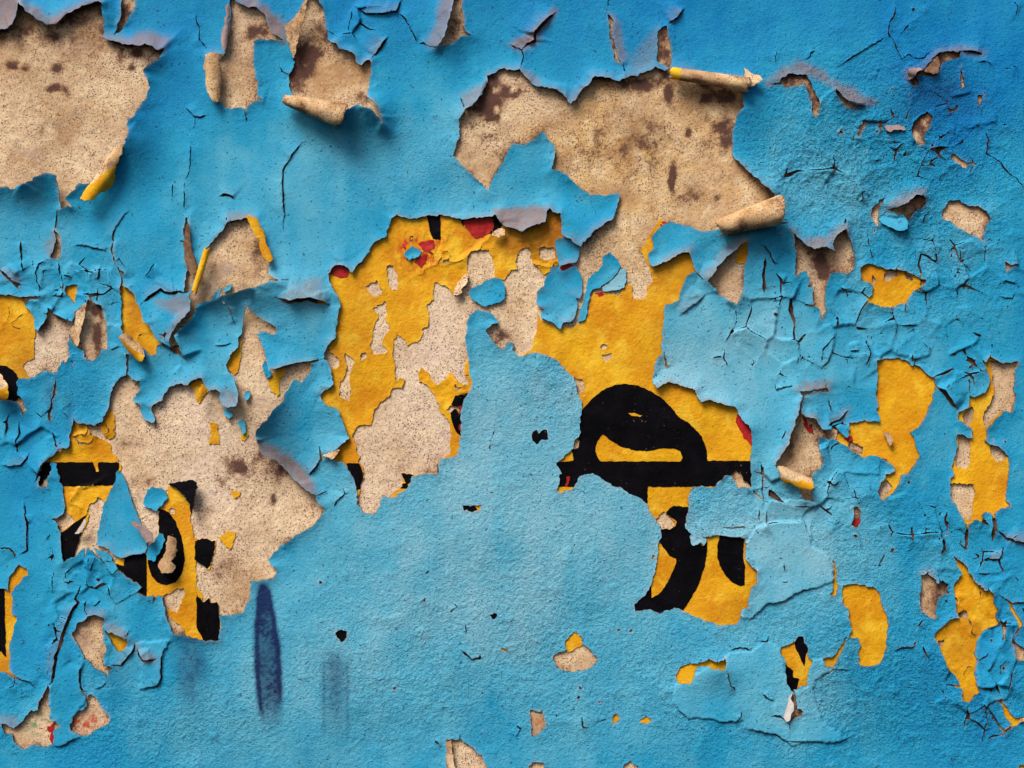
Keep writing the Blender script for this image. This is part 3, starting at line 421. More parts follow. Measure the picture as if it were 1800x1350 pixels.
# curled flaps of the film: outline, height above the film, slope of the rise (per u, along x and y), round bulge (angle of its axis, half width, height), surface, label
CURLS = [
 ("U1 1005,250 940,265 880,330 830,430 770,520 650,675 690,692 760,690 800,640 900,570 930,500 940,430 980,340", 8, (0, 0), (-55, 15, 15), 'tan_yellow', 'curled flap with tan and yellow underside below the corner patch'),
 ("T2 330,436 280,440 268,500 280,640 295,740 345,812 385,815 400,780 405,640 395,480 430,437", 4, (0, 0), (90, 15, 12), 'tan', 'pale folded flap on the left of the plaster strip'),
 ("T2 468,20 440,60 432,200 408,270 412,380 440,412 452,370 465,200", 5, (0, 0), (95, 7, 8), 'dusty', 'narrow folded brown lip of the plaster strip'),
 ("T2 1085,0 1050,60 980,150 908,205 925,300 960,395 985,480 1000,420 1030,260 1075,90 1095,0", 6, (0.35, 0), (105, 26, 8), 'tan', 'long tan flap folded along the left of the fan-shaped patch'),
 ("U5 610,150 640,132 690,160 740,260 790,400 828,485 800,500 770,495 740,460 715,380 720,330 680,300 650,230", 3, (0, 0), (68, 14, 14), 'yellow', 'yellow folded edge of the kite-shaped patch'),
 ("U5 105,330 150,180 170,380 205,520 215,580 180,600 140,560 118,480", 2, (0, 0), (80, 12, 8), 'brown', 'narrow brown flap inside the upright slit'),
 ("U2 955,640 1010,610 1060,640 1120,720 1165,800 1150,835 1110,830 1050,780 1000,730", 6, (0, 0), (48, 11, 13), 'tan_yellow', 'small brown and yellow roll at the tip of the tongue-shaped patch'),
 ("U2 700,365 650,395 605,440 580,520 548,600 560,655 610,715 630,690 640,620 670,520 690,440", 2, (0.55, 0), None, 'tan', 'folded half of the leaf-shaped patch'),
 ("W2 105,990 150,985 260,1030 380,1085 388,1140 370,1170 330,1170 250,1150 200,1105 170,1130 130,1090", 6, (0, 0), (24, 14, 14), 'tan_yellow', 'rolled tan and orange foot of the upright patch'),
 ("U2 -60,915 30,930 85,1000 100,1080 90,1130 30,1140 -60,1140", 6, (0, 0), (10, 26, 22), 'tan_yellow', 'fat rolled curl at the left edge'),
 ("U6 205,490 240,400 265,320 300,400 270,440", 6, (-0.3, 0), (110, 11, 8), 'yellow', 'little yellow fold'),
 ("U3 1335,680 1450,655 1530,640 1572,670 1555,790 1520,910 1505,830 1460,760 1400,715", 5, (0.3, 0.1), None, 'black', 'black flap bent away from the plaster'),
 ("U3 590,1080 640,1010 695,925 680,990 650,1055", 8, (0.4, 0), None, 'white', 'pale curled sliver on black paint'),
 ("U3 1340,1075 1390,1080 1415,1130 1410,1210 1380,1290 1410,1330 1380,1370 1310,1370 1262,1330 1268,1290 1310,1250 1330,1160", 5, (0, 0), (95, 17, 12), 'tan', 'tan curled scrap on the black ring letter'),
 ("U3 1050,960 1150,995 1210,1060 1222,1110 1180,1140 1140,1090 1120,1030 1055,1000", 6, (0, 0), (50, 14, 10), 'dusty', 'grey curled lip'),
 ("T4 1385,535 1440,590 1500,605 1518,645 1480,665 1440,690 1400,700 1385,620", 12, (0.35, 0.1), None, 'tan', 'pale tip behind the yellow-tipped roll'),
 ("W1 650,540 720,530 780,560 860,590 885,640 870,690 830,702 770,695 700,650 655,620", 4, (0.12, 0.30), None, 'blue', 'blue flake bent out below the small curled flap'),
 ("V3 25,900 100,870 170,850 160,890 110,930", 6, (0, 0.3), None, 'tan', 'small pale flake at the left of the yellow patch'),
 ("V1 430,760 470,660 540,590 555,620 530,680 480,750", 3, (0.2, 0.2), None, 'tan', 'bent tan edge of the yellow patch'),
 ("V1 735,285 790,230 845,235 850,280 800,310", 4, (0, 0.3), None, 'tan', 'small tan flake'),
 ("W2 965,720 1000,710 1030,780 1010,830 985,790", 5, (0.4, 0), None, 'tan', 'small bent tan flake'),
 ("T5 870,560 900,545 960,545 990,560 930,575 885,650 870,610", 8, (0, 0), (20, 8, 6), 'dusty', 'curled mauve lip'),
 ("T5 690,1010 760,990 850,1000 860,1030 780,1030 740,1050 700,1040", 5, (0, 0.2), None, 'dusty', 'small mauve flake'),
 ("T5 1000,570 1050,520 1110,440 1130,520 1110,590 1060,580", 2, (0, 0.2), None, 'brown', 'brown curled flake'),
 ("W4 1780,960 1850,950 1850,985 1790,985 1740,990", 4, (0, 0.2), None, 'tan', 'small tan flake'),
 ("W5 1310,740 1313,880 1295,950 1270,985 1240,940 1270,860 1290,790", 6, (0.45, 0.1), None, 'white', 'pale lifted edge beside the forked crack'),
 ("W6 150,1205 175,1190 190,1270 210,1380 170,1440 150,1290", 4, (0.4, 0), None, 'tan', 'folded mauve edge of the patch at the bottom'),
]
# true rolls: axis ends (x, y), radii, surface, label
ROLLS = [
 ((505, 180), (604, 208), 10, 26, 'tan', 'large tan roll at the foot of the fan-shaped patch'),
 ((1178, 132), (1312, 153), 11, 15, 'tan_tip', 'long tan roll with a yellow tip above the wide plaster patch'),
 ((1262, 403), (1366, 374), 16, 28, 'tan', 'large tan roll at the lower right of the wide plaster patch'),
 ((367, 438), (344, 515), 6.2, 6.0, 'yellow', 'thin yellow roll'),
]

# where grime and chalk have turned the lifted edges mauve: amount, outline
DUSTY = [(.85,"T1 -60,-60 165,-60 165,60 150,140 110,215 60,245 -60,245"), (.85,"T1 180,40 250,60 330,100 390,150 450,150 520,120 620,60 760,10 800,20 700,45 620,85 540,130 500,175 450,210 400,212 320,175 250,120"), (.7,"T1 815,290 900,300 1050,310 1150,270 1250,290 1335,330 1275,402 1210,375 1110,378 950,345"),
 (.9,"T2 690,40 760,60 830,130 900,200 920,310 880,300 810,265 780,230 760,150 710,85"), (.65,"T3 800,0 890,-40 880,60 855,180 830,290 770,378 690,350 720,260 770,140"), (.95,"V1 765,100 820,100 930,85 1050,70 1190,65 1175,110 1165,185 1110,200 1020,235 985,260 930,240 870,220 820,205 790,170"),
 (.7,"T2 520,-20 690,-20 680,50 640,60 590,45"), (.9,"U6 700,790 760,820 900,880 1000,970 1100,1090 1140,1180 1100,1190 1020,1130 900,1010 850,940 740,890"), (.6,"V6 640,640 620,600 760,430 880,320 930,330 860,400 780,470 690,580"), (.6,"V6 300,480 370,440 520,380 515,410 440,420 370,470 300,510"),
 (.8,"W1 720,530 760,480 860,410 1000,390 940,420 880,470 800,515"), (.75,"T5 285,650 400,700 520,760 615,800 540,845 470,840 400,810 340,760"), (.6,"U5 450,150 470,120 640,110 610,150 540,175"), (.5,"U5 930,800 1000,740 1100,640 1180,640 1200,790 1100,795 1020,800"),
 (.8,"T3 1350,350 1500,260 1690,95 1570,230 1530,320 1430,380"), (.7,"T3 1420,550 1560,640 1580,690 1490,650"), (.6,"T3 980,870 960,760 1060,710 1140,680 1090,780"), (.75,"V6 1400,345 1600,300 1720,190 1740,230 1660,290 1560,375 1480,405"), (.7,"W2 290,370 350,340 530,320 520,360 400,385"),
 (.6,"W2 600,600 680,545 650,610"), (.6,"T4 340,130 400,280 440,460 400,470 370,380 345,250"), (.35,"T4 480,520 690,240 695,420 690,520 530,600"), (.7,"T5 -230,660 -100,560 0,500 150,530 230,600 260,660 120,580 0,575 -140,630"), (.6,"T5 870,560 990,545 1100,420 1300,370 1470,425 1300,400 1120,415 1000,560 880,640"),
 (.6,"U1 390,1130 380,1020 430,920 440,1000 430,1060"), (.5,"U1 0,1230 100,1250 150,1330 100,1320"), (.6,"U6 400,400 460,380 540,420 540,490 480,525 420,510"), (.6,"U2 1230,360 1500,330 1520,430 1330,650 1300,640 1450,470"), (.6,"W7 1290,180 1350,250 1480,310 1400,340 1350,320"), (.5,"W7 0,860 100,870 190,920 130,980 0,930"),
 (.5,"U4 700,560 830,570 830,600 720,590"), (.6,"U4 830,650 960,700 990,760 880,725"), (.5,"W3 980,700 1060,680 1090,740 1040,710"), (.5,"W3 1650,430 1760,430 1850,470 1730,462")]
# ------------------------------------------------------------------ fields over the wall
def blur(a, r):
    for ax in (0, 1):
        p = np.concatenate([np.repeat(np.take(a, [0], ax), r + 1, ax), a, np.repeat(np.take(a, [-1], ax), r, ax)], ax)
        c = np.cumsum(p, ax)
        n = a.shape[ax]
        a = (np.take(c, np.arange(2 * r + 1, 2 * r + 1 + n), ax) - np.take(c, np.arange(n), ax)) / (2 * r + 1)
    return a

U = 5.0 * fbm(X, Y, 230, 21, 2) + 2.0 * vnoise(X, Y, 75, 24)              # the wall is not quite flat
ROUGH = np.clip(blobs([(1560, 240, 220, 140, 1.0), (1640, 470, 150, 130, .6), (1430, 330, 120, 90, .5), (900, 900, 260, 260, .35), (1000, 1180, 420, 190, .45),
                       (1560, 1240, 300, 120, .85), (280, 1290, 250, 100, .6), (1540, 960, 200, 170, .5), (1240, 890, 80, 70, .5), (1000, 650, 130, 80, .4), (160, 700, 120, 70, .3), (750, 280, 160, 100, .12), (1200, 60, 300, 60, .1), (640, 1150, 250, 150, .25)], 0.17)
                + 0.10 * fbm(X, Y, 120, 31, 2), 0.08, 1.35)
def sand(scale, seed):
    a = 0.5 + 0.5 * vnoise(0.8 * X + 0.6 * Y, 0.8 * Y - 0.6 * X, scale, seed)
    return a * a * 2 - 0.7
RIDGE = blobs([(1560, 1240, 300, 110, 1.0), (1560, 240, 190, 130, .9), (1400, 320, 80, 70, .7)], 0)
GRAIN = 0.95 * sand(3.6, 41) + 0.5 * sand(5.6, 43) + 0.18 * vnoise(X, Y, 15, 45) + RIDGE * (0.7 * vnoise(0.9 * X + 0.5 * Y, 2.0 * (Y - 0.5 * X), 17, 46) + 0.5 * vnoise(X, Y, 9, 48))
LUMP = 0.9 * np.maximum(0, vnoise(X, Y, 26, 47)) ** 2 * 3

HS = np.full((NY, NX), -FARD)             # distance to the nearest hole in the blue film, positive inside
OWN = np.full((NY, NX), -1, np.int32)
LIFT = np.zeros((NY, NX)); LUP = np.zeros((NY, NX))
EDGE_MOD = np.clip(0.85 + 0.45 * fbm(X, Y, 70, 51, 2), 0.3, 1.4)
hole_sd = {}
for k, (key, kind, (au, ad, al, ar), lam, outline, label) in enumerate(HOLES):
    pts = P(outline); lam = lam * 0.62
    sl, sd = poly_sd(pts, m=max(FARD, 3.6 * lam))
    hole_sd[key] = (sl, sd)
    cur = HS[sl]; b = sd > cur
    OWN[sl] = np.where(b, k, OWN[sl]); HS[sl] = np.where(b, sd, cur)
    gy, gx = np.gradient(sd, ys[sl[0]], xs[sl[1]])
    gx = blur(-gx, 5); gy = blur(-gy, 5); n = np.hypot(gx, gy) + 1e-6; gx /= n; gy /= n
    A = au * np.maximum(0, -gy) + ad * np.maximum(0, gy) + al * np.maximum(0, -gx) + ar * np.maximum(0, gx)
    f = np.exp(-np.maximum(-sd, 0) / lam)
    L = blur(A * f * EDGE_MOD[sl], 2)
    LIFT[sl] = np.maximum(LIFT[sl], L)
    LUP[sl] = np.maximum(LUP[sl], blur((au * np.maximum(0, -gy) + 0.5 * al * np.maximum(0, -gx)) * f * EDGE_MOD[sl], 2))

# beyond the part that the view frames the wall goes on peeling in the same way
out = np.maximum(np.maximum(-40 - X, X - 1840), np.maximum(-40 - Y, Y - 1390))
wild = (fbm(X, Y, 260, 61, 4, 0.55) - 0.30) * 120
HS = np.where(out > 0, np.maximum(HS, np.minimum(wild, out * 0.5)), HS)

# small chips and ticks of the flaking surface, thickest where the paint is rough
rng = np.random.RandomState(77)
def scatter(n, spec):
    w = np.array([b[2] * b[3] * b[4] for b in spec]); w = w / w.sum(); pts = []
    for k in rng.choice(len(spec), n, p=w):
        b = spec[k]; pts.append((b[0] + rng.randn() * b[2] * .7, b[1] + rng.randn() * b[3] * .7))
    return pts
FLAKY = [(1600, 200, 150, 110, 1.3), (1480, 300, 150, 100, .8), (1650, 480, 150, 120, .8), (1480, 620, 200, 120, .6), (1650, 780, 130, 150, .7), (1500, 900, 180, 150, .5), (1620, 1000, 140, 120, .6), (1700, 1180, 100, 150, .6),
         (1300, 560, 130, 120, .4), (120, 1130, 120, 150, .5), (130, 620, 150, 120, .4), (900, 1000, 300, 250, .25), (950, 1230, 350, 120, .3), (1400, 1150, 200, 120, .4), (700, 120, 600, 100, .06)]
for (px_, py_) in scatter(150, FLAKY):
    r_ = 1.2 + 2.6 * rng.rand() ** 2
    sl = window(np.array([(px_, py_)]), 12)
    a_ = rng.rand() * 3.14; e_ = 0.55 + 0.4 * rng.rand()
    dx_ = WX[sl] - px_; dy_ = WY[sl] - py_
    q_ = np.hypot((dx_ * math.cos(a_) + dy_ * math.sin(a_)), (dy_ * math.cos(a_) - dx_ * math.sin(a_)) / e_)
    d_ = r_ - q_
    HS[sl] = np.maximum(HS[sl], d_); LIFT[sl] = np.maximum(LIFT[sl], 1.6 * np.exp(-np.maximum(-d_, 0) / 4.0))
for (px_, py_) in scatter(20, FLAKY):
    n_ = 4; a_ = rng.rand() * 6.28; l_ = 5 + 9 * rng.rand(); q_ = [(px_, py_)]
    for _ in range(n_ - 1):
        a_ += rng.randn() * 0.6; q_.append((q_[-1][0] + l_ * math.cos(a_), q_[-1][1] + 0.7 * l_ * math.sin(a_)))
    CRACKS.append((1.1 + 1.2 * rng.rand() ** 2, 'u' if rng.rand() < .7 else 'b', 2.0 + 2.5 * rng.rand(), 9, 'px ' + ' '.join('%.1f,%.1f' % p for p in q_)))

# a net of cracks that parts the flakiest stretches into scales, each a little tilted
def cells(size, seed):
    r = np.random.RandomState(seed); J = r.rand(128, 128, 2)
    u = (X + 9 * fbm(X, Y, 40, seed, 2)) / size; v = (Y + 9 * fbm(X, Y, 40, seed + 1, 2)) / size
    iu = np.floor(u).astype(int); iv = np.floor(v).astype(int)
    f1 = np.full(X.shape, 9.0); f2 = np.full(X.shape, 9.0); ox = np.zeros(X.shape); oy = np.zeros(X.shape); cid = np.zeros(X.shape, int)
    for a in (-1, 0, 1):
        for b in (-1, 0, 1):
            p = J[(iv + b) & 127, (iu + a) & 127]
            dx = iu + a + p[..., 0] - u; dy = iv + b + p[..., 1] - v
            d = np.hypot(dx, dy); c = ((iv + b) & 127) * 128 + ((iu + a) & 127)
            nearer = d < f1
            f2 = np.where(nearer, f1, np.minimum(f2, d)); f1 = np.where(nearer, d, f1)
            ox = np.where(nearer, -dx, ox); oy = np.where(nearer, -dy, oy); cid = np.where(nearer, c, cid)
    t = r.rand(128 * 128, 2) - 0.5
    tilt = (ox * t[cid, 0] + oy * t[cid, 1]) * size
    return (f2 - f1) * size, tilt, r.rand(128 * 128)[cid]
NETS = np.clip(blobs([(1620, 230, 110, 90, .9), (1440, 300, 110, 70, .7), (1680, 480, 120, 90, .8), (1500, 600, 150, 90, .75), (1690, 640, 90, 60, .6), (1470, 830, 90, 110, .8), (1620, 930, 90, 90, .6), (1740, 1000, 60, 160, .9), (1710, 1230, 80, 110, .7), (1320, 560, 90, 90, .5),
                      (110, 520, 120, 90, .8), (60, 780, 70, 120, .7), (190, 1000, 110, 70, .8), (90, 1130, 70, 110, .6), (280, 600, 90, 60, .5), (640, 40, 60, 50, .5), (1370, 870, 70, 60, .5), (840, 1060, 70, 110, .35)], 0) , 0, 1)
NET_M = sstep(0.28, 0.62, NETS + 0.42 * fbm(X, Y, 75, 201, 3))
e1, t1, q1 = cells(52.0, 211); e2, t2, q2 = cells(21.0, 221); e3, t3, q3 = cells(64.0, 251)
m2 = sstep(0.55, 0.9, NETS + 0.5 * fbm(X, Y, 50, 231, 3))
brk = fbm(X, Y, 26, 241, 2)
CR = np.maximum(np.where(NET_M > 0.05, (0.62 * NET_M + 1.25 * brk) - 0.5 * e1, -FARD), np.where(m2 > 0.05, (0.1 * m2 + 1.1 * brk) - 0.5 * e2, -FARD))
CR = np.where(out > -20, -FARD, CR)
NET_H = NET_M * (0.30 * t1 + 1.5 * np.exp(-e1 / 8.0)) + m2 * (0.22 * t2 + 0.7 * np.exp(-e2 / 5.0))
NET_H = blur(np.where(out > -20, 0, NET_H), 1)
DIRS = {'u': (0, -1), 'd': (0, 1), 'l': (-1, 0), 'r': (1, 0)}
for (w, side, lift, lam, line) in CRACKS:
    pts = P(line); w = w * (0.72 if w < 3.3 else 0.85)
    sl, d, vx, vy, t = line_sd(pts, m=3.2 * lam + 6)
    taper = np.clip(np.minimum(t, 1 - t) * 6, 0.45, 1) * (1.15 + 0.5 * vnoise(X[sl], Y[sl], 12, 71))
    CR[sl] = np.maximum(CR[sl], 0.5 * w * taper - d)
    if side == 'b':
        L = 1.3 * lift * np.exp(-d / lam) * taper
    else:
        e = DIRS[side]
        g = vx * e[0] + vy * e[1]
        L = 1.35 * lift * np.exp(-d / lam) * sstep(-0.25, 0.35, g) * np.clip(np.minimum(t, 1 - t) * 4, 0, 1)
        if side in 'ul': LUP[sl] = np.maximum(LUP[sl], 1.1 * L)
    LIFT[sl] = np.maximum(LIFT[sl], L)

# extra lift at single edges: x, y, radius, amount
SPOTS = blobs([(70, 30, 60, 40, .5), (0, 25, 40, 40, .6), (250, 85, 40, 25, .3), (60, 320, 60, 30, .5), (780, 60, 40, 60, .4), (620, 210, 60, 30, .5),
               (910, 390, 60, 30, .9), (1010, 410, 40, 50, .4), (1270, 460, 50, 40, .5), (1420, 430, 60, 30, .5), (480, 470, 60, 40, .6), (465, 740, 50, 80, 2.2), (500, 850, 60, 50, .8),
               (540, 840, 60, 60, .3), (1400, 770, 40, 80, .5), (1480, 180, 60, 30, .3), (1590, 340, 40, 25, .6), (445, 520, 60, 30, .4), (300, 560, 50, 40, .4)], 1.0)
THIN = np.clip(blobs([(900, 830, 150, 190, -.85), (1080, 900, 120, 110, -.8), (1150, 1080, 160, 120, -.7), (1000, 1180, 330, 170, -.85), (700, 960, 130, 100, -.7), (1240, 890, 90, 70, -.7), (960, 660, 90, 60, -.6), (1540, 1200, 140, 120, -.4)], 1.0), 0.12, 1)
LIFT = LIFT * SPOTS * THIN * 0.58 * blur(0.72 + 0.56 * q3 + 0.012 * t3, 1)
LIFT = LIFT + blobs([(228, 238, 48, 62, 21), (55, 312, 85, 40, 19), (246, 110, 36, 40, 9), (600, 200, 75, 34, 16), (655, 195, 36, 50, 12), (430, 512, 85, 36, 18), (468, 722, 52, 75, 26), (1335, 362, 52, 48, 15), (1305, 190, 40, 60, 8),
                     (150, 20, 60, 30, 8), (1000, 395, 60, 30, 7), (1440, 420, 50, 40, 8), (300, 570, 50, 50, 10), (540, 520, 50, 30, 6), (1400, 770, 30, 70, 8), (1250, 420, 70, 30, 8), (240, 590, 30, 40, 5), (790, 60, 30, 60, 8), (1260, 1180, 34, 26, 10), (1600, 350, 30, 20, 6), (130, 560, 40, 40, 5)], 0)
# smoother, paler top coats that end in a low step
STEPS = ["W5 390,690 560,600 790,470 820,440 1000,430 1100,350 1220,400 1260,560 1280,700 1340,740 1430,700 1470,500 1560,480 1600,590 1500,650 1480,740 1520,880 1560,990 1640,1050 1740,1120 1690,1150 1500,1140 1400,1150 1310,1175 1240,1120 1170,1085 1050,1060 940,1030 930,980 880,985 740,985 640,960 560,950 500,960 390,870 370,760",
         "V5 1090,170 1180,280 1400,260 1580,280 1640,350 1560,420 1550,620 1700,720 1740,900 1640,950 1500,980 1420,1010 1340,1070 1210,1085 1080,1210 1000,1200 1060,1000 1120,800 1040,600 1150,450 1110,250",
         "W7 1280,160 1640,130 1560,230 1530,500 1490,580 1400,590 1320,610 1340,350", "W7 480,560 600,100 760,300 800,350 755,430 830,690 740,810 670,930 770,1060 680,1090 600,1140 510,1150 500,1000 470,800",
         "W4 1430,320 1560,200 1640,190 1700,150 1720,330 1735,510 1700,620 1665,810 1560,815 1500,890 1450,740 1420,600 1430,500 1400,430"]
STEP = np.zeros((NY, NX))
for o_ in STEPS:
    sl, sd = poly_sd(P(o_), 20); STEP[sl] = np.maximum(STEP[sl], sstep(-1.2, 1.4, sd))
ROUGH = ROUGH * (1 - 0.6 * STEP)
LUP = LUP * SPOTS * THIN
FILM = U + 3.9 + LIFT + NET_H + 2.6 * STEP + ROUGH * (0.98 * GRAIN + LUMP) + 0.6 * fbm(X, Y, 60, 81, 2)
FILM = np.maximum(FILM, U + 3.5)
F_FILM = -np.maximum(HS, CR)

TONE = np.clip(blobs([(880, 920, 400, 330, .50), (700, 260, 220, 130, .18), (1230, 640, 190, 160, .36), (1370, 960, 170, 150, .36), (1440, 330, 130, 90, .3), (380, 330, 200, 140, .16), (120, 430, 140, 90, .16), (480, 560, 140, 80, .12), (330, 720, 200, 160, .1), (480, 1230, 260, 140, .25), (1400, 1240, 120, 100, .35),
                      (900, -20, 1000, 130, -.26), (1760, 140, 170, 160, -.3), (1630, 190, 130, 100, -.25), (240, 220, 110, 160, -.25), (1600, 1240, 220, 110, -.15), (180, 1120, 120, 160, -.1)], 0.40)
               + 0.20 * fbm(X, Y, 140, 91, 4, .6) + 0.10 * fbm(3.2 * X, 0.55 * Y, 90, 92, 3) + 0.05 * STEP, 0, 1)
near = np.exp(-np.maximum(HS, CR).clip(-60, 0) / -16.0)
DUST = 0.5 * np.clip((LUP - 4.0) / 9, 0, 1) * np.clip(0.75 + 0.6 * fbm(X, Y, 40, 95, 3), 0.1, 1.2)
for amt, o_ in DUSTY:
    sl, sd = poly_sd(P(o_), 30)
    DUST[sl] = np.maximum(DUST[sl], amt * sstep(-13, 7, sd + 5 * fbm(X[sl], Y[sl], 18, 97, 3)))
RIM = np.exp(HS.clip(-60, 0) / 1.8) * np.clip(0.25 + 1.1 * fbm(X, Y, 22, 98, 3), 0, 1)
DUST = np.clip(DUST, 0, 0.85)
def streak(x, y0, y1, w, a, sway, seed):
    c = x + sway * fbm(Y * 0, Y, 160, seed, 2)
    return a * np.exp(-((X - c) / w) ** 2) * sstep(y0 - 12, y0 + 30, Y) * (1 - sstep(y1 - 120, y1 + 10, Y)) 
mottle = np.clip(0.75 + 0.5 * fbm(X, Y, 22, 104, 3), 0.2, 1.2)
hw = 23 * np.sqrt(np.clip((Y - 1018) / 120, 0, 1)) * (1 - 0.2 * sstep(1180, 1300, Y)) + 1.5 * fbm(X, Y, 14, 106, 2)            # half width of the dark streak
cx_ = 463 + 0.055 * (Y - 1020)
body = 0.97 * (1 - sstep(-8, 7, np.abs(X - cx_) - hw)) * sstep(1020, 1032, Y) * (1 - sstep(1200, 1310, Y))
rims = 0.55 * (np.exp(-((X - cx_ + hw - 3) / 4.5) ** 2) * (1 - sstep(1240, 1275, Y)) + np.exp(-((X - cx_ - hw + 3) / 4.5) ** 2) * (1 - sstep(1200, 1250, Y))) * sstep(1030, 1060, Y)
SPRAY = body * (0.7 + 0.3 * mottle) + rims + 0.75 * np.exp(-(((X - 463) / 13) ** 2 + ((Y - 1040) / 20) ** 2))
SPRAY += streak(337, 1095, 1280, 27, .9, 5, 103) * mottle + streak(590, 1140, 1320, 20, .6, 5, 105) + 0.3 * np.exp(-((np.abs(X - 590) - 21) / 3.0) ** 2) * sstep(1150, 1180, Y) * (1 - sstep(1260, 1320, Y))
SPRAY += streak(85, 660, 770, 12, .5, 3, 107) + streak(118, 690, 790, 10, .6, 3, 108) + streak(20, 700, 760, 26, .3, 3, 109) + streak(205, 1150, 1290, 26, .2, 3, 110) + streak(150, 660, 745, 40, .35, 3, 111)
SPRAY += blobs([(1645, 150, 50, 40, .45), (1690, 190, 50, 40, .35), (1600, 200, 40, 30, .2)], 0) * mottle
SPRAY = np.clip(SPRAY * (0.96 + 0.16 * np.clip(GRAIN, -1, 1)), 0, 0.97)
STAIN_AND_SHADE = np.clip(blobs([(855, 165, 22, 30, 1.0), (905, 160, 18, 14, .9), (870, 190, 20, 40, .7), (1135, 148, 42, 12, 1.0), (1255, 170, 40, 12, .9), (1178, 170, 9, 18, .9), (1211, 231, 5, 9, 1.1), (1183, 305, 6, 20, 1.1), (1180, 325, 5, 18, .8),
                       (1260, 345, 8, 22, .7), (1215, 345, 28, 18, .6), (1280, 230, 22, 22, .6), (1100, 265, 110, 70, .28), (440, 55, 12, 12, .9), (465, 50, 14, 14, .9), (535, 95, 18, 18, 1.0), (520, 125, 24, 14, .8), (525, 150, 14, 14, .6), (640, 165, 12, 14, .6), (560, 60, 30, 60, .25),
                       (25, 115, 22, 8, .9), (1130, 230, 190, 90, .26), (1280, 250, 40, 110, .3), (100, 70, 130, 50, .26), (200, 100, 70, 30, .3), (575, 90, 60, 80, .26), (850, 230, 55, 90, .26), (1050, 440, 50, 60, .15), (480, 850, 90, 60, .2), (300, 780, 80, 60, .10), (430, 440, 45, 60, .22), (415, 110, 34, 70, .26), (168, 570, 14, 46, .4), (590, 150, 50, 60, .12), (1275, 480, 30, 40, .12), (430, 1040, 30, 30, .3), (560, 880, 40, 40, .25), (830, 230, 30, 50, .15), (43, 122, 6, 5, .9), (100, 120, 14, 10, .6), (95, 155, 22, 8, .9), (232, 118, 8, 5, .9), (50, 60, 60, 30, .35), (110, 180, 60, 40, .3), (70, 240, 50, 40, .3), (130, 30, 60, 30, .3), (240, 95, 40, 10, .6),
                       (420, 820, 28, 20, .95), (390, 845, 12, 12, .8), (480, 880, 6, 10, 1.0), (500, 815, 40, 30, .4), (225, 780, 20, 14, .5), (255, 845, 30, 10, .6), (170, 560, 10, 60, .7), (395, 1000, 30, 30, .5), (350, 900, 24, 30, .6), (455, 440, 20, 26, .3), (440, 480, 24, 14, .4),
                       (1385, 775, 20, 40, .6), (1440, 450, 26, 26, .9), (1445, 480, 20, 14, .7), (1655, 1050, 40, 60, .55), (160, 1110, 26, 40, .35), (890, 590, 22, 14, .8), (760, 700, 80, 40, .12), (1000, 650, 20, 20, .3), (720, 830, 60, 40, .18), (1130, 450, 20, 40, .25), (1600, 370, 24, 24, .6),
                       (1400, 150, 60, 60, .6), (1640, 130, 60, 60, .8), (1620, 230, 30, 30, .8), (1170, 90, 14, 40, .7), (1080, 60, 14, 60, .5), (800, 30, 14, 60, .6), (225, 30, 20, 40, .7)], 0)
                * np.clip(0.85 + 1.1 * fbm(X, Y, 16, 121, 3), 0, 1.6) + 0.10 * fbm(X, Y, 90, 123, 3) + 0.8 * np.exp(-np.abs(HS.clip(-60, 60)) / 11.0) * np.clip(0.30 + 1.1 * fbm(X, Y, 34, 124, 3), 0, 1), 0, 1)  # brown band along hole edges: grime, with edge shade put into the colour
WARMTH = np.clip(blobs([(1100, 280, 220, 130, .55), (90, 190, 120, 130, .05), (760, 680, 160, 260, -.45), (330, 800, 140, 200, -.38), (80, 600, 60, 60, -.4), (600, 120, 60, 80, .3), (450, 450, 60, 60, .1)], 0.5) + 0.25 * fbm(X, Y, 100, 125, 2), 0, 1)
RED = np.clip(blobs([(150, 1270, 26, 12, 1.0), (160, 880, 14, 14, .8), (945, 1270, 8, 6, .8)], 0) * (0.5 + 1.4 * fbm(X, Y, 6, 127, 2)), 0, 1)
GREEN = np.clip(blobs([(62, 1275, 20, 18, .8), (1765, 660, 26, 50, 1.3), (1745, 710, 16, 24, 1.1), (235, 890, 6, 16, .9), (1755, 790, 6, 10, .7)], 0) * (0.4 + 1.6 * fbm(X, Y, 9, 129, 2)), 0, 1)

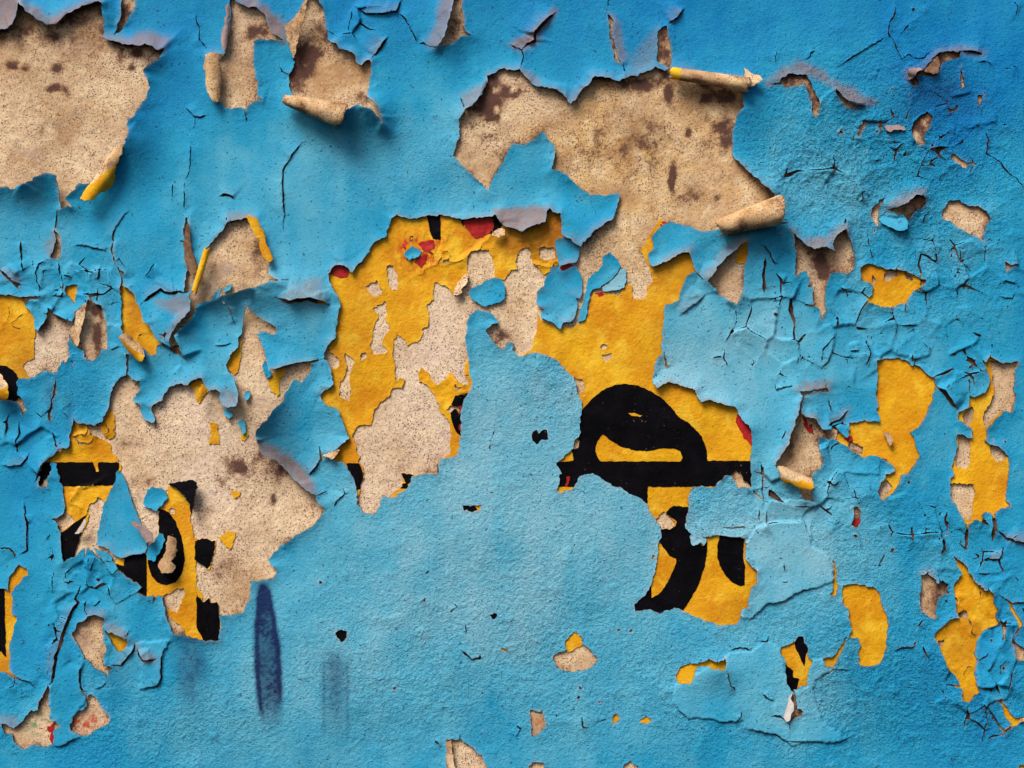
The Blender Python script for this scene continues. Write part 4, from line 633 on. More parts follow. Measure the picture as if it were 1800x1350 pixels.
# ------------------------------------------------------------------ materials
class Nodes:
    def __init__(self, name):
        self.m = bpy.data.materials.new(name); self.m.use_nodes = True
        self.t = self.m.node_tree; self.t.nodes.clear()
        self.out = self.t.nodes.new('ShaderNodeOutputMaterial'); self.b = self.t.nodes.new('ShaderNodeBsdfPrincipled')
        self.t.links.new(self.b.outputs[0], self.out.inputs[0])
        self.pos = self.t.nodes.new('ShaderNodeNewGeometry').outputs['Position']
    def link(self, a, b):
        if hasattr(a, 'links') or isinstance(a, bpy.types.NodeSocket): self.t.links.new(a, b)
        else: b.default_value = a
    def attr(self, name):
        n = self.t.nodes.new('ShaderNodeAttribute'); n.attribute_name = name; return n.outputs['Fac']
    def noise(self, scale, detail=3.0, rough=0.55, dist=0.0, off=0.0):
        n = self.t.nodes.new('ShaderNodeTexNoise'); n.inputs['Scale'].default_value = scale; n.inputs['Detail'].default_value = detail
        n.inputs['Roughness'].default_value = rough; n.inputs['Distortion'].default_value = dist
        if off:
            v = self.t.nodes.new('ShaderNodeVectorMath'); v.operation = 'ADD'; self.t.links.new(self.pos, v.inputs[0]); v.inputs[1].default_value = (off, off * .7, off * .3)
            self.t.links.new(v.outputs[0], n.inputs['Vector'])
        else: self.t.links.new(self.pos, n.inputs['Vector'])
        return n.outputs['Fac']
    def ramp(self, fac, *stops):
        n = self.t.nodes.new('ShaderNodeValToRGB'); e = n.color_ramp.elements
        while len(e) < len(stops): e.new(0.5)
        for k, (p, c) in enumerate(stops):
            e[k].position = p; e[k].color = (c, c, c, 1) if not isinstance(c, tuple) else (*c, 1)
        self.link(fac, n.inputs['Fac']); return n.outputs['Color']
    def mix(self, fac, a, b, mode='MIX'):
        n = self.t.nodes.new('ShaderNodeMix'); n.data_type = 'RGBA'; n.blend_type = mode; n.clamp_factor = True
        self.link(fac, n.inputs['Factor'])
        for v, i in ((a, 6), (b, 7)):
            self.link((*v, 1) if isinstance(v, tuple) else v, n.inputs[i])
        return n.outputs[2]
    def math(self, op, a, b=0.0):
        n = self.t.nodes.new('ShaderNodeMath'); n.operation = op; self.link(a, n.inputs[0]); self.link(b, n.inputs[1]); return n.outputs[0]
    def bump(self, h, strength, dist=0.001, normal=None):
        n = self.t.nodes.new('ShaderNodeBump'); self.link(strength, n.inputs['Strength']); n.inputs['Distance'].default_value = dist
        self.link(h, n.inputs['Height'])
        if normal is not None: self.t.links.new(normal, n.inputs['Normal'])
        return n.outputs[0]
    def done(self, color, rough, normal=None, spec=0.3):
        self.link(color if not isinstance(color, tuple) else (*color, 1), self.b.inputs['Base Color'])
        self.link(rough, self.b.inputs['Roughness'])
        self.b.inputs['Specular IOR Level'].default_value = spec
        if normal is not None: self.t.links.new(normal, self.b.inputs['Normal'])
        return self.m

def plaster_color(n):
    warm = n.attr('warmth'); a = n.noise(60, 4, 0.6); fine = n.noise(720, 2, 0.6); fine2 = n.noise(560, 3, 0.7, 0, 3.1); mid = n.noise(170, 4, 0.7, 0.4, 1.7)
    c = n.mix(warm, (0.77, 0.61, 0.49), (0.73, 0.47, 0.185))
    c = n.mix(n.ramp(a, (0.40, 0.0), (0.66, 0.75)), c, (0.84, 0.68, 0.45))
    c = n.mix(n.ramp(mid, (0.50, 0.0), (0.72, 0.55)), c, (0.42, 0.28, 0.20))
    c = n.mix(n.ramp(fine2, (0.52, 0.0), (0.64, 0.5)), c, (0.34, 0.19, 0.12))
    st = n.attr('stain_and_shade')
    cl = n.noise(38, 3, 0.6, 0, 6.0)
    sp = n.math('ADD', n.math('ADD', fine, n.math('MULTIPLY', st, 0.07)), n.math('MULTIPLY', n.math('SUBTRACT', cl, 0.5), 0.20))
    c = n.mix(n.ramp(sp, (0.583, 0.0), (0.635, 0.88)), c, (0.10, 0.055, 0.05))
    c = n.mix(n.math('MULTIPLY', n.math('ADD', warm, 0.12), n.ramp(n.noise(22, 4, 0.6, 0.3, 7.7), (0.44, 0.0), (0.68, 1.0))), c, (0.40, 0.225, 0.105))
    c = n.mix(n.ramp(n.noise(34, 5, 0.7, 0.6, 12.3), (0.58, 0.0), (0.72, 0.6)), c, (0.36, 0.26, 0.25))
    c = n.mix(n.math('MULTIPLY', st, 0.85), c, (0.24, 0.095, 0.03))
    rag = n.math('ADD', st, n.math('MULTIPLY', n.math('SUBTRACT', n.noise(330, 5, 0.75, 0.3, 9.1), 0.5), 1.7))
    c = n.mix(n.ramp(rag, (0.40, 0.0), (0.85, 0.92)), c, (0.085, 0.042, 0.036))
    c = n.mix(n.attr('red'), c, (0.42, 0.03, 0.012))
    c = n.mix(n.attr('green'), c, (0.16, 0.26, 0.13))
    return c, fine, mid

def yellow_color(n):
    a = n.noise(26, 4, 0.6, 0, 2.2); b = n.noise(150, 4, 0.65, 0.5, 4.0); f = n.noise(640, 2, 0.5)
    c = n.mix(n.ramp(a, (0.36, 0.0), (0.66, 1.0)), (0.60, 0.235, 0.002), (0.78, 0.42, 0.008))
    c = n.mix(n.ramp(n.noise(48, 3, 0.6, 0.3, 6.6), (0.52, 0.0), (0.66, 0.7)), c, (0.80, 0.50, 0.03))
    c = n.mix(n.ramp(b, (0.56, 0.0), (0.72, 0.35)), c, (0.38, 0.13, 0.004))
    c = n.mix(n.ramp(f, (0.67, 0.0), (0.72, 0.7)), c, (0.16, 0.06, 0.01))
    ru = n.math('MULTIPLY', n.attr('rust'), n.ramp(n.noise(90, 4, 0.65, 0.4, 10.5), (0.3, 0.35), (0.6, 1.0)))
    c = n.mix(ru, c, (0.36, 0.12, 0.006))
    c = n.mix(n.attr('red'), c, (0.50, 0.02, 0.008))
    return c, b, f

def mat_plaster(name='plaster'):
    n = Nodes(name); c, fine, mid = plaster_color(n)
    h = n.math('ADD', fine, n.math('MULTIPLY', mid, 1.5))
    return n.done(c, 0.9, n.bump(h, 0.35, 0.0010), 0.15)

def mat_yellow(name='yellow_paint'):
    n = Nodes(name); c, b, f = yellow_color(n)
    g = n.noise(480, 3, 0.6, 0.2, 3.3)
    h = n.math('ADD', n.math('ADD', n.math('MULTIPLY', f, 0.6), n.math('MULTIPLY', b, 0.9)), n.math('MULTIPLY', g, 1.3))
    return n.done(c, 0.62, n.bump(h, 0.34, 0.0011), 0.2)

def mat_mixed(name='tan_and_yellow_paint'):
    n = Nodes(name); c, fine, mid = plaster_color(n); y, b, f = yellow_color(n)
    k = n.math('ADD', n.attr('yel'), n.math('MULTIPLY', n.math('SUBTRACT', n.noise(140, 3, 0.6), 0.5), 0.5))
    return n.done(n.mix(n.ramp(k, (0.48, 0.0), (0.52, 1.0)), c, y), 0.75, n.bump(mid, 0.3, 0.001), 0.2)

def mat_blue(name='blue_paint'):
    n = Nodes(name)
    tone = n.attr('tone'); mott = n.noise(45, 4, 0.6); fine = n.noise(1000, 2, 0.6); mid = n.noise(520, 3, 0.65, 0.3, 1.3); spk = n.noise(430, 2, 0.5, 0, 5.0)
    t = n.math('ADD', tone, n.math('MULTIPLY', n.math('SUBTRACT', mott, 0.5), 0.35))
    c = n.ramp(t, (0.0, (0.0, 0.180, 0.46)), (0.42, (0.018, 0.300, 0.515)), (0.70, (0.095, 0.405, 0.575)), (1.0, (0.235, 0.490, 0.61)))
    c = n.mix(n.ramp(mid, (0.34, 0.35), (0.50, 0.0)), c, n.mix(1.0, c, (0.45, 0.62, 0.70), 'MULTIPLY'))
    c = n.mix(n.ramp(spk, (0.665, 0.0), (0.70, 0.8)), c, (0.02, 0.04, 0.08))
    d = n.attr('dust')
    dk = n.math('ADD', d, n.math('MULTIPLY', n.math('SUBTRACT', n.noise(220, 4, 0.7, 0, 2.0), 0.5), n.math('MULTIPLY', d, 0.9)))
    c = n.mix(dk, c, (0.235, 0.145, 0.125))
    c = n.mix(n.math('MULTIPLY', n.attr('rim'), 0.65), c, (0.42, 0.38, 0.37))
    c = n.mix(n.attr('spray'), c, (0.007, 0.016, 0.085))
    pit = n.ramp(n.noise(640, 2, 0.6, 0, 8.0), (0.30, 0.0), (0.52, 1.0))
    rg = n.attr('rough')
    c = n.mix(n.math('MULTIPLY', n.math('SUBTRACT', 0.62, n.math('MULTIPLY', pit, 0.62)), rg), c, n.mix(1.0, c, (0.35, 0.55, 0.66), 'MULTIPLY'))
    h = n.math('ADD', n.math('ADD', n.math('MULTIPLY', fine, 0.8), n.math('MULTIPLY', mid, 1.2)), n.math('MULTIPLY', pit, 0.5))
    return n.done(c, n.ramp(mott, (0.3, 0.55), (0.7, 0.72)), n.bump(h, n.math('ADD', 0.16, n.math('MULTIPLY', rg, 0.85)), 0.0010), 0.12)

def mat_plain(name, c0, c1, rough, scale=200, bump=0.25, spec=0.25):
    n = Nodes(name); a = n.noise(scale, 4, 0.65); b = n.noise(700, 2, 0.5)
    c = n.mix(n.ramp(a, (0.4, 0.0), (0.65, 1.0)), c0, c1)
    return n.done(c, rough, n.bump(n.math('ADD', a, b), bump, 0.001), spec)

M = {}
M['plaster'] = mat_plaster(); M['yellow'] = mat_yellow(); M['tan_yellow'] = mat_mixed(); M['blue'] = mat_blue()
M['tan'] = M['plaster']; M['tan_tip'] = M['tan_yellow']
M['black'] = mat_plain('black_paint', (0.0012, 0.001, 0.0016), (0.0022, 0.0018, 0.0026), 0.8, 120, 0.25, 0.02)
def mat_black():
    n = Nodes('black_paint'); f = n.noise(330, 3, 0.6, 0, 2.0); g = n.noise(60, 3, 0.6); w = n.noise(900, 2, 0.5)
    c = n.mix(n.ramp(g, (0.45, 0.0), (0.7, 1.0)), (0.0012, 0.001, 0.0018), (0.004, 0.0032, 0.006))
    c = n.mix(n.ramp(f, (0.70, 0.0), (0.74, 0.7)), c, (0.20, 0.16, 0.15))
    return n.done(c, 0.62, n.bump(n.math('ADD', f, w), 0.4, 0.001), 0.06)
M['black'] = mat_black()
M['red'] = mat_plain('red_paint', (0.42, 0.010, 0.010), (0.28, 0.006, 0.008), 0.6)
M['edge'] = mat_plain('broken_paint_edge', (0.11, 0.045, 0.03), (0.24, 0.15, 0.11), 0.85, 160)
M['yellow_edge'] = mat_plain('broken_yellow_edge', (0.34, 0.17, 0.03), (0.45, 0.30, 0.14), 0.85, 160)
M['dusty'] = mat_plain('dusty_paint', (0.28, 0.19, 0.19), (0.36, 0.26, 0.25), 0.8, 180)
M['brown'] = mat_plain('brown_underside', (0.13, 0.065, 0.035), (0.24, 0.14, 0.08), 0.85, 260)
M['white'] = mat_plain('pale_paint_edge', (0.55, 0.52, 0.50), (0.42, 0.42, 0.44), 0.7, 150)
M['inner'] = mat_plain('blue_inner_face', (0.02, 0.20, 0.40), (0.04, 0.25, 0.42), 0.6, 120)

# ------------------------------------------------------------------ meshes
CASE = {}
for c in range(1, 16):
    loop = []
    for k in range(4):
        if c >> k & 1: loop.append(('c', k))
        if (c >> k & 1) != (c >> ((k + 1) % 4) & 1): loop.append(('e', k))
    CASE[c] = loop

def sheet_arrays(f, h, sl, skirt, attrs):
    """The part of the grid window where f > 0 as a sheet at height h with a broken edge of the given depth all round."""
    x = xs[sl[1]]; y = ys[sl[0]]
    ny, nx = f.shape
    ins = f > 0
    vid = np.full(f.shape, -1, np.int64); nv = int(ins.sum()); vid[ins] = np.arange(nv)
    XX, YY = np.meshgrid(x, y)
    vx = [XX[ins]]; vy = [YY[ins]]; vh = [h[ins]]; va = [[a[ins]] for a in attrs]
    def cross(i0, i1):
        f0 = f[i0]; f1 = f[i1]
        m = (f0 > 0) != (f1 > 0)
        ids = np.full(f0.shape, -1, np.int64)
        t = f0[m] / (f0[m] - f1[m])
        vx.append(XX[i0][m] * (1 - t) + XX[i1][m] * t); vy.append(YY[i0][m] * (1 - t) + YY[i1][m] * t); vh.append(h[i0][m] * (1 - t) + h[i1][m] * t)
        for q, a in enumerate(attrs): va[q].append(a[i0][m] * (1 - t) + a[i1][m] * t)
        return ids, m
    he, hm = cross((slice(None), slice(0, nx - 1)), (slice(None), slice(1, nx)))
    nh = int(hm.sum()); he[hm] = nv + np.arange(nh)
    ve, vm = cross((slice(0, ny - 1), slice(None)), (slice(1, ny), slice(None)))
    nw = int(vm.sum()); ve[vm] = nv + nh + np.arange(nw)
    code = ins[:-1, :-1] * 1 + ins[:-1, 1:] * 2 + ins[1:, 1:] * 4 + ins[1:, :-1] * 8
    C = [vid[:-1, :-1], vid[:-1, 1:], vid[1:, 1:], vid[1:, :-1]]
    E = [he[:-1, :], ve[:, 1:], he[1:, :], ve[:, :-1]]
    faces = []; segs = []
    for c, loop in CASE.items():
        m = code == c
        if not m.any(): continue
        cols = [(C if t == 'c' else E)[k][m] for t, k in loop]
        faces.append(np.stack(cols[::-1], 1))
        L = len(loop)
        for q in range(L):
            (t0, k0), (t1, k1) = loop[q], loop[(q + 1) % L]
            if t0 == 'e' and t1 == 'e' and (c >> ((k0 + 1) % 4) & 1) == 0:
                segs.append(np.stack([cols[q], cols[(q + 1) % L]], 1))
    px = np.concatenate(vx); py = np.concatenate(vy); ph = np.concatenate(vh); pa = [np.concatenate(a) for a in va]
    sk = np.zeros((0, 4), np.int64)
    if segs and skirt > 0:
        s = np.concatenate(segs)
        base = nv; n = nh + nw; tot = len(px)
        e = slice(base, base + n)
        px = np.concatenate([px, px[e], px[e]]); py = np.concatenate([py, py[e], py[e]]); ph = np.concatenate([ph, ph[e], ph[e] - skirt])
        pa = [np.concatenate([a, a[e], a[e]]) for a in pa]
        a = s[:, 0] - base + tot; b = s[:, 1] - base + tot
        sk = np.stack([a, b, b + n, a + n], 1)
    return px, py, ph, pa, faces, sk

def make_mesh(name, co, groups, names, vals, mats, smooth=True):
    """groups: list of (faces array, material index, smooth)."""
    me = bpy.data.meshes.new(name)
    me.vertices.add(len(co)); me.vertices.foreach_set('co', co.astype(np.float32).ravel())
    nl = sum(g[0].size for g in groups); npol = sum(len(g[0]) for g in groups)
    me.loops.add(nl); me.polygons.add(npol)
    me.loops.foreach_set('vertex_index', np.concatenate([g[0].ravel() for g in groups]).astype(np.int32))
    tot = np.concatenate([np.full(len(g[0]), g[0].shape[1]) for g in groups])
    me.polygons.foreach_set('loop_start', np.concatenate([[0], np.cumsum(tot)[:-1]]).astype(np.int32))
    me.polygons.foreach_set('material_index', np.concatenate([np.full(len(g[0]), g[1]) for g in groups]).astype(np.int32))
    me.polygons.foreach_set('use_smooth', np.concatenate([np.full(len(g[0]), g[2]) for g in groups]).astype(bool))
    for nme, v in zip(names, vals):
        at = me.attributes.new(nme, 'FLOAT', 'POINT'); at.data.foreach_set('value', v.astype(np.float32))
    for m in mats: me.materials.append(m)
    me.update(calc_edges=True)
    return me

ORIGIN = {}
def place(name, me, co_center, parent=None, label=None, category=None, group=None, kind=None):
    o = bpy.data.objects.new(name, me); col.objects.link(o)
    c = Vector(co_center); ORIGIN[o.name] = c
    if parent is not None:
        o.parent = parent; o.location = c - ORIGIN[parent.name]
    else: o.location = c
    if label: o['label'] = label
    if category and parent is None: o['category'] = category
    if group: o['group'] = group
    if kind: o['kind'] = kind
    return o

def sheet(name, f, h, sl, mats, skirt=2.0, attrs=None, **kw):
    attrs = attrs or {}
    px, py, ph, pa, faces, sk = sheet_arrays(f, h, sl, skirt, list(attrs.values()))
    if len(faces) == 0 or len(px) < 4: return None
    co = np.stack([(px - 900) * S, -ph * S, ZC + (675 - py) * S], 1)
    cen = (co.min(0) + co.max(0)) / 2; cen[1] = 0.0
    groups = [(fc, 0, True) for fc in faces]
    if len(sk): groups.append((sk, len(mats) - 1, False))
    me = make_mesh(name, co - cen, groups, list(attrs.keys()), pa, mats)
    return place(name, me, cen, **kw)

ALL = (slice(0, NY), slice(0, NX))
def grow(sl, r):
    return slice(max(sl[0].start - r, 0), min(sl[0].stop + r, NY)), slice(max(sl[1].start - r, 0), min(sl[1].stop + r, NX))

# ------------------------------------------------------------------ the wall behind everything (setting)
step = 4
gi = np.unique(np.concatenate([np.arange(0, NX, step), [NX - 1]])); gj = np.unique(np.concatenate([np.arange(0, NY, step), [NY - 1]]))
cx, cy = np.meshgrid(xs[gi], ys[gj]); ch = (U - 2.5)[np.ix_(gj, gi)]
n_i, n_j = len(gi), len(gj)
idx = np.arange(n_i * n_j).reshape(n_j, n_i)
fr = np.stack([idx[:-1, :-1], idx[1:, :-1], idx[1:, 1:], idx[:-1, 1:]], -1).reshape(-1, 4)
co = np.stack([(cx.ravel() - 900) * S, -ch.ravel() * S, ZC + (675 - cy.ravel()) * S], 1)
x0, x1, z0, z1 = co[:, 0].min(), co[:, 0].max(), co[:, 2].min(), co[:, 2].max()
bk = len(co); D = 0.24
border = np.concatenate([idx[0, :], idx[1:, -1], idx[-1, -2::-1], idx[-2:0:-1, 0]])
back = co[border].copy(); back[:, 1] = D
nb = len(border); bi = np.arange(nb); bj = (bi + 1) % nb
sides = np.stack([border[bi], border[bj], bk + bj, bk + bi], 1)
co2 = np.concatenate([co, back])
corner = [bk, bk + n_i - 1, bk + n_i - 1 + n_j - 1, bk + 2 * (n_i - 1) + n_j - 1]
wall_me = make_mesh('wall', co2, [(fr, 0, True), (sides, 0, False), (np.array([corner]), 0, False)], ['stain_and_shade', 'warmth'],
                    [np.concatenate([a[np.ix_(gj, gi)].ravel(), np.full(nb, 0.3)]) for a in (np.where((out > 0) | (HS > -9), STAIN_AND_SHADE, 0.8), WARMTH)], [M['plaster']])  # wall under the film: grime and crack shade both put into its colour
wall = place('wall', wall_me, (0, 0, 0), label='rendered wall under the peeling paint', kind='structure')

# ------------------------------------------------------------------ bare plaster patches, one for each hole that shows plaster
A_PL = {'stain_and_shade': STAIN_AND_SHADE, 'warmth': WARMTH, 'red': RED, 'green': GREEN}
PL_H = U + 0.55 * GRAIN * 0.6 + 0.5 * fbm(X, Y, 14, 131, 2)
for k, (key, kind, lifts, lam, outline, label) in enumerate(HOLES):
    if kind != 'p': continue
    sl, sd = hole_sd[key]
    f = sd + 14.0
    mine = OWN[sl] == k
    f = np.where(mine, f, np.minimum(f, -0.5))
    if key == 'main':          # the wide patch above and the pale patch below are two
        cut = (Y[sl] - 470) + 0.35 * (X[sl] - 1080) + 3 * fbm(X[sl], Y[sl], 30, 133, 2)
        cut = np.where(X[sl] < 1000, np.maximum(cut, (X[sl] < 1030) * (Y[sl] - 372)), cut)
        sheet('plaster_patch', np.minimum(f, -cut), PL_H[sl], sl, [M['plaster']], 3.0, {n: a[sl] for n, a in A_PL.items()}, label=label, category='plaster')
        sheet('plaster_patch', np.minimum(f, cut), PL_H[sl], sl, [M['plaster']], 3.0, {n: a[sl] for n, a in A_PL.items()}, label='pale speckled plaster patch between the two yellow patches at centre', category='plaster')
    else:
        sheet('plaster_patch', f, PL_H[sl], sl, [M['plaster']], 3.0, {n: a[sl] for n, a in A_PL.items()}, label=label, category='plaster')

# ------------------------------------------------------------------ yellow undercoat, with the black lettering and red scraps on it
CHIP = np.full((NY, NX), -FARD)
for c in CHIPS:
    sl, sd = poly_sd(P(c), 20); CHIP[sl] = np.maximum(CHIP[sl], sd)
Y_H = U + 1.7 + 0.22 * GRAIN + 1.3 * np.exp(np.maximum(CHIP, -40).clip(-40, 0) / 9.0) * np.clip(fbm(X, Y, 25, 141, 2) + .4, 0, 1) + 0.5 * fbm(X, Y, 22, 143, 3)
fc = np.abs(fbm(X, Y, 46, 145, 3)) ; CRK = blobs([(1690, 1090, 50, 90, 1), (150, 760, 50, 30, 1), (150, 870, 40, 30, 1), (800, 440, 90, 60, .8), (930, 450, 70, 40, 1), (20, 560, 50, 60, .3), (900, 680, 60, 60, .9), (800, 680, 60, 40, .9), (245, 560, 20, 40, .6)], 0)
Y_CRK = np.where(CRK > 0.25, 1.2 - fc * 60, -5)
Y_H = Y_H + np.clip(CRK, 0, 1) * (3.2 * np.clip(1 - fc * 4, 0, 1) + 1.6 * fbm(X, Y, 30, 147, 2))
RUST = np.clip(blobs([(930, 425, 60, 34, 1.0), (985, 400, 30, 40, .9), (1125, 480, 40, 30, .45), (1180, 480, 40, 40, .5), (1150, 600, 30, 90, .3), (235, 530, 14, 40, .8), (160, 740, 40, 20, .5), (640, 560, 40, 60, .3), (600, 660, 30, 60, .4), (1290, 1080, 50, 40, .4), (1340, 1010, 20, 30, .9),
                      (40, 640, 30, 40, .6), (1450, 1150, 40, 60, .5), (1700, 1140, 60, 50, .35), (1680, 1200, 50, 60, .3), (5, 1180, 40, 30, .6)], 0) + 0.5 * np.exp(-np.abs(HS.clip(-60, 60)) / 8.0) * np.clip(0.2 + 1.2 * fbm(X, Y, 30, 153, 3), 0, 1), 0, 1)
SCRATCH = np.clip(blobs([(740, 440, 26, 22, 1.0), (715, 430, 16, 20, .8), (770, 425, 14, 30, .8), (850, 410, 26, 10, 1.0), (745, 470, 14, 14, .8), (790, 560, 60, 100, .08), (800, 760, 10, 40, .2)], 0) * (0.35 + 1.5 * fbm(X * 2.0, Y * 0.8, 8, 155, 2)), 0, 0.95)
Y_H = np.minimum(Y_H, U + 2.3 + 4.5 * sstep(2, 12, HS))
yellow_obj = {}; yellow_f = {}
def yellow_patch(key, sl, f, label):
    f = np.minimum(f, -np.maximum(CHIP[sl], Y_CRK[sl]))
    o = sheet('yellow_paint_patch', f, Y_H[sl], sl, [M['yellow'], M['yellow_edge']], 2.2, {'rust': RUST[sl], 'red': SCRATCH[sl]}, label=label, category='yellow paint')
    yellow_obj[key] = o; yellow_f[key] = (sl, f)
for key, outline, label in YELLOWS:
    sl, sd = poly_sd(P(outline), 12)
    if key == 'main_left': pass
    yellow_patch(key, sl, sd, label)
for k, (key, kind, lifts, lam, outline, label) in enumerate(HOLES):
    if kind == 'y':
        sl, sd = hole_sd[key]
        yellow_patch(key, sl, np.where(OWN[sl] == k, sd + 9, np.minimum(sd + 9, -0.5)), label)
    elif kind == 'k':
        sl, sd = hole_sd[key]
        sheet('black_paint_spot', sd + 6, Y_H[sl] + 0.7, sl, [M['black']], 2.0, None, label=label, category='black paint')

def common(a, b):
    return slice(max(a[0].start, b[0].start), min(a[0].stop, b[0].stop)), slice(max(a[1].start, b[1].start), min(a[1].stop, b[1].stop))
def sub(arr, own, sl):
    return arr[sl[0].start - own[0].start: sl[0].stop - own[0].start, sl[1].start - own[1].start: sl[1].stop - own[1].start]
B_H = Y_H + 0.6 - 0.1 * GRAIN
for outline, inner, owner, label in BLACKS:
    sl, sd = poly_sd(P(outline), 8, LX, LY)
    for h in inner:
        s2, d2 = poly_sd(P(h), 8, LX, LY)
        c = common(sl, s2); v = sub(sd, sl, c); v[...] = np.minimum(v, -sub(d2, s2, c))
    ysl, yf = yellow_f[owner]; c = common(sl, ysl)
    f = np.minimum(sub(sd, sl, c), sub(yf, ysl, c) - 0.2)
    sheet('letter_stroke', f, B_H[c], c, [M['black']], 0.9, None, parent=yellow_obj[owner], label=label)
R_H = Y_H + 1.0
for outline, owner in REDS:
    sl, sd = poly_sd(P(outline), 8)
    ysl, yf = yellow_f[owner]; c = common(sl, ysl)
    f = np.minimum(sub(sd, sl, c), sub(yf, ysl, c) - 0.3) - np.where(P(outline)[:, 1].mean() < 470, 1.0, 0) * 3.0 * np.clip(fbm(X[c], Y[c], 7, 151, 2) - 0.15 * (1 - sstep(395, 412, Y[c])) * 3, 0, 1)
    sheet('red_paint_scrap', f, R_H[c], c, [M['red']], 0.7, None, parent=yellow_obj[owner])
for outline, label in WALL_REDS:
    sl, sd = poly_sd(P(outline), 8)
    sheet('red_paint_scrap', sd, U[sl] + 1.8, sl, [M['red']], 1.6, None, label=label, category='red paint')

# ------------------------------------------------------------------ the blue paint film
A_BL = {'tone': TONE, 'dust': DUST, 'spray': SPRAY, 'rim': RIM, 'rough': ROUGH}
def components(ins):
    """Connected pieces of a grid mask, through the runs of each row."""
    st = ins.copy(); st[:, 1:] &= ~ins[:, :-1]
    run = np.cumsum(st.ravel()).reshape(ins.shape) - 1
    n = int(st.sum())
    m = ins[1:] & ins[:-1]
    e = np.unique(np.stack([run[:-1][m], run[1:][m]], 1), axis=0)
    L = np.arange(n)
    while True:
        O = L.copy()
        lo = np.minimum(L[e[:, 0]], L[e[:, 1]])
        np.minimum.at(L, e[:, 0], lo); np.minimum.at(L, e[:, 1], lo)
        L = np.minimum(L, L[L]); L = L[L]
        if np.array_equal(O, L): break
    big = n + 1
    return np.where(ins, L[run], big), big
lab, big = components(F_FILM > 0)
ids, cnt = np.unique(lab[lab < big], return_counts=True)
order = np.argsort(-cnt)
main_id = ids[order[0]]
small = np.isin(lab, ids[cnt < 60]) & (F_FILM > 0)
F_FILM = np.where(small, -0.3, F_FILM)
film = sheet('blue_paint_film', np.where((lab == main_id) | (F_FILM <= 0), F_FILM, -0.3), FILM, ALL, [M['blue'], M['edge']], 4.5, A_BL,
             label='peeling sky blue paint film covering the whole wall', category='blue paint')
n_isl = 0
for q in order[1:]:
    if cnt[q] < 60: break
    jj, ii = np.nonzero(lab == ids[q])
    sl = (slice(max(jj.min() - 2, 0), jj.max() + 3), slice(max(ii.min() - 2, 0), ii.max() + 3))
    f = np.where((lab[sl] == ids[q]) | (F_FILM[sl] <= 0), F_FILM[sl], -0.3)
    sheet('paint_flake', f, FILM[sl], sl, [M['blue'], M['edge']], 3.2, {n: a[sl] for n, a in A_BL.items()}, parent=film)
    n_isl += 1

for outline, au, ad, label in FLAKES:
    pts = P(outline); sl, sd = poly_sd(pts, 12)
    gy, gx = np.gradient(sd, ys[sl[0]], xs[sl[1]]); gy = blur(gy, 4)
    L = np.exp(-np.maximum(sd, 0) / 9.0) * (au * np.maximum(0, gy) * 0.5 + ad * np.maximum(0, -gy) + 1.5)
    h = U[sl] + 4.2 + blur(L, 2) * EDGE_MOD[sl] + 0.9 * ROUGH[sl] * GRAIN[sl] * (1.6 if au < 4 else .8)
    tone = TONE[sl] + (0.45 if 'teal' in label or 'green' in label else (-0.05 if au < 4 else 0.0))
    d = np.clip(L / 12, 0, 0.55) * np.clip(0.6 + fbm(X[sl], Y[sl], 12, 161, 2), 0, 1) * (au > 4)
    sheet('blue_paint_flake', sd, h, sl, [M['blue'], M['edge']], 3.0, {'tone': np.clip(tone, 0, 1), 'dust': d, 'spray': SPRAY[sl]}, label=label, category='paint flake')

# ------------------------------------------------------------------ curled flaps and rolls of the film
for outline, h0, slope, arc, surf, label in CURLS:
    pts = P(outline); sl, sd = poly_sd(pts, 10)
    c = pts.mean(0); w = sd > 0
    base = U[sl] + 4.5 + 0.75 * float(LIFT[sl][w].mean() if w.any() else 0)
    dx = X[sl] - c[0]; dy = Y[sl] - c[1]
    h = base + h0 + dx * slope[0] + dy * slope[1] + 0.5 * fbm(X[sl], Y[sl], 16, 171, 3) + 0.3 * GRAIN[sl]
    yel = np.zeros(sd.shape)
    if arc:
        a = math.radians(arc[0]); s = (-dx * math.sin(a) + dy * math.cos(a)) / arc[1]
        h = h + arc[2] * np.sqrt(np.clip(1 - s * s, 0.0, 1)) - arc[2] * 0.45 * np.clip(np.abs(s) - 1, 0, 1)
        l = dx * math.cos(a) + dy * math.sin(a)
        yel = 0.5 + (s * 0.5 + (l / 90.0) * (1 if a > 0 else -1)) * 0.9
    sheet('curled_flap', sd, h, sl, [M[surf], M['edge']], 3.0,
          {'tone': np.full(sd.shape, .5), 'warmth': np.clip(.75 + .3 * fbm(X[sl], Y[sl], 20, 172, 2), 0, 1), 'stain_and_shade': np.clip(.24 + .5 * fbm(X[sl], Y[sl], 18, 173, 3), 0, 1), 'yel': yel}, parent=film, label=label)

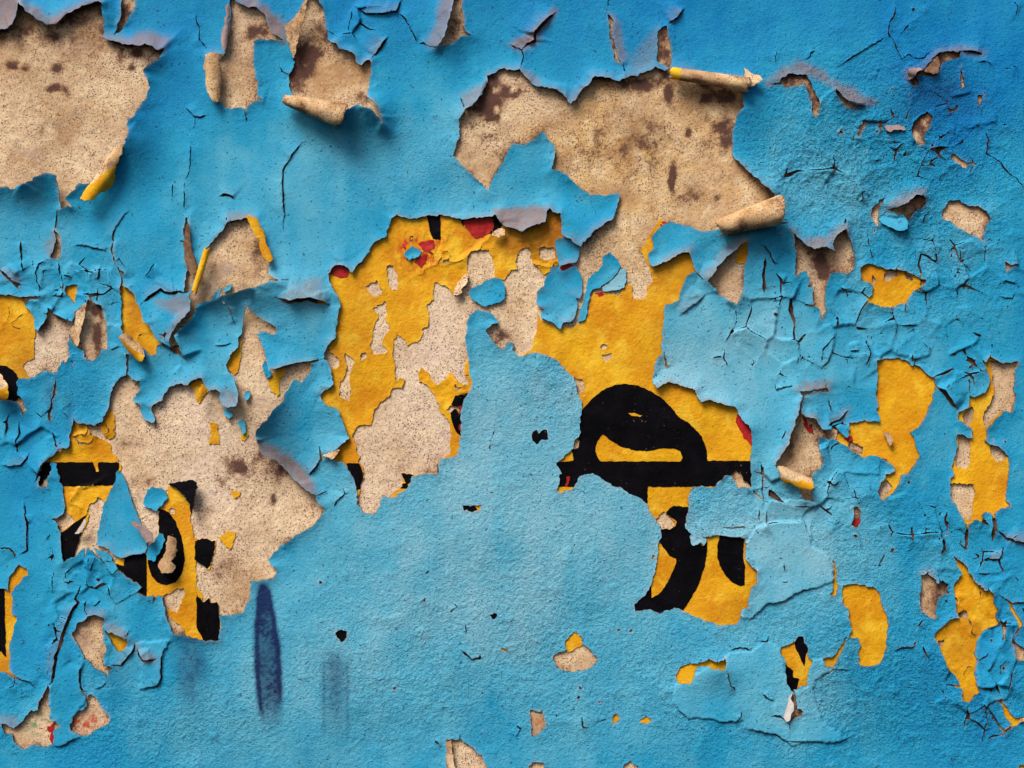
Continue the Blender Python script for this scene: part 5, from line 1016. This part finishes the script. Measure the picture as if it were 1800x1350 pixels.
def roll(a, b, ra, rb, surf, label, seed):
    rnd = np.random.RandomState(seed)
    a = np.array(a, float); b = np.array(b, float); ax = b - a; ln = np.hypot(*ax); ax /= ln; pr = np.array((-ax[1], ax[0]))
    if pr[1] > 0: pr = -pr
    na, nl = 40, 34
    j = int(np.clip(np.searchsorted(ys, (a[1] + b[1]) / 2), 0, NY - 1)); i = int(np.clip(np.searchsorted(xs, (a[0] + b[0]) / 2), 0, NX - 1))
    top = U[j, i] + 6 + 0.7 * LIFT[max(j - 8, 0):j + 8, max(i - 8, 0):i + 8].mean()
    ph = np.linspace(math.radians(-75), math.radians(250), na); tt = np.linspace(0, 1, nl)
    TT, PH = np.meshgrid(tt, ph)
    r = ra + (rb - ra) * TT
    wob = 1 + 0.05 * vnoise(TT * 40, PH * 9, 9, 181 + seed) + 0.02 * vnoise(TT * 160, PH * 24, 9, 182 + seed)
    spiral = 1 - 0.18 * (PH - ph[0]) / (ph[-1] - ph[0])
    ragged = (0.35 * r + 2) * vnoise(PH * 4, PH * 0, 3, 183 + seed) + 2.0 * vnoise(PH * 14, PH * 0, 3, 184 + seed)
    out = []
    for off in (0.0, -1.6):
        R = r * wob * spiral + off
        L = TT * ln + ragged * (2 * TT - 1)
        q = R * np.cos(PH); n = R * np.sin(PH)
        x = a[0] + ax[0] * L + pr[0] * q; y = a[1] + ax[1] * L + pr[1] * q
        out.append(np.stack([x, y, top + ra + (rb - ra) * TT * 0.9 + n], -1).reshape(-1, 3))
    v = np.concatenate(out); N = na * nl
    idx = np.arange(N).reshape(na, nl)
    o = np.stack([idx[:-1, :-1], idx[1:, :-1], idx[1:, 1:], idx[:-1, 1:]], -1).reshape(-1, 4)
    inn = o[:, ::-1] + N
    per = np.concatenate([idx[0, :], idx[1:, -1], idx[-1, -2::-1], idx[-2:0:-1, 0]]); k = np.arange(len(per)); k1 = (k + 1) % len(per)
    rim = np.stack([per[k], per[k1], per[k1] + N, per[k] + N], 1)
    co = np.stack([(v[:, 0] - 900) * S, -v[:, 2] * S, ZC + (675 - v[:, 1]) * S], 1); cen = (co.min(0) + co.max(0)) / 2
    t2 = np.concatenate([TT.ravel()] * 2)
    me = make_mesh('curled_flap', co - cen, [(o, 0, True), (inn, 1, True), (rim, 2, False)], ['warmth', 'stain_and_shade', 'yel'],
                   [np.full(2 * N, .85), np.clip(.36 + .4 * vnoise(np.concatenate([TT.ravel()] * 2) * 50, np.concatenate([PH.ravel()] * 2) * 8, 8, 190), 0, 1), 1.6 - t2 * 8.5], [M[surf], M['inner'], M['edge']])
    place('curled_flap', me, cen, parent=film, label=label)
for q, (a, b, ra, rb, surf, label) in enumerate(ROLLS):
    roll(a, b, ra, rb, surf, label, q + 1)
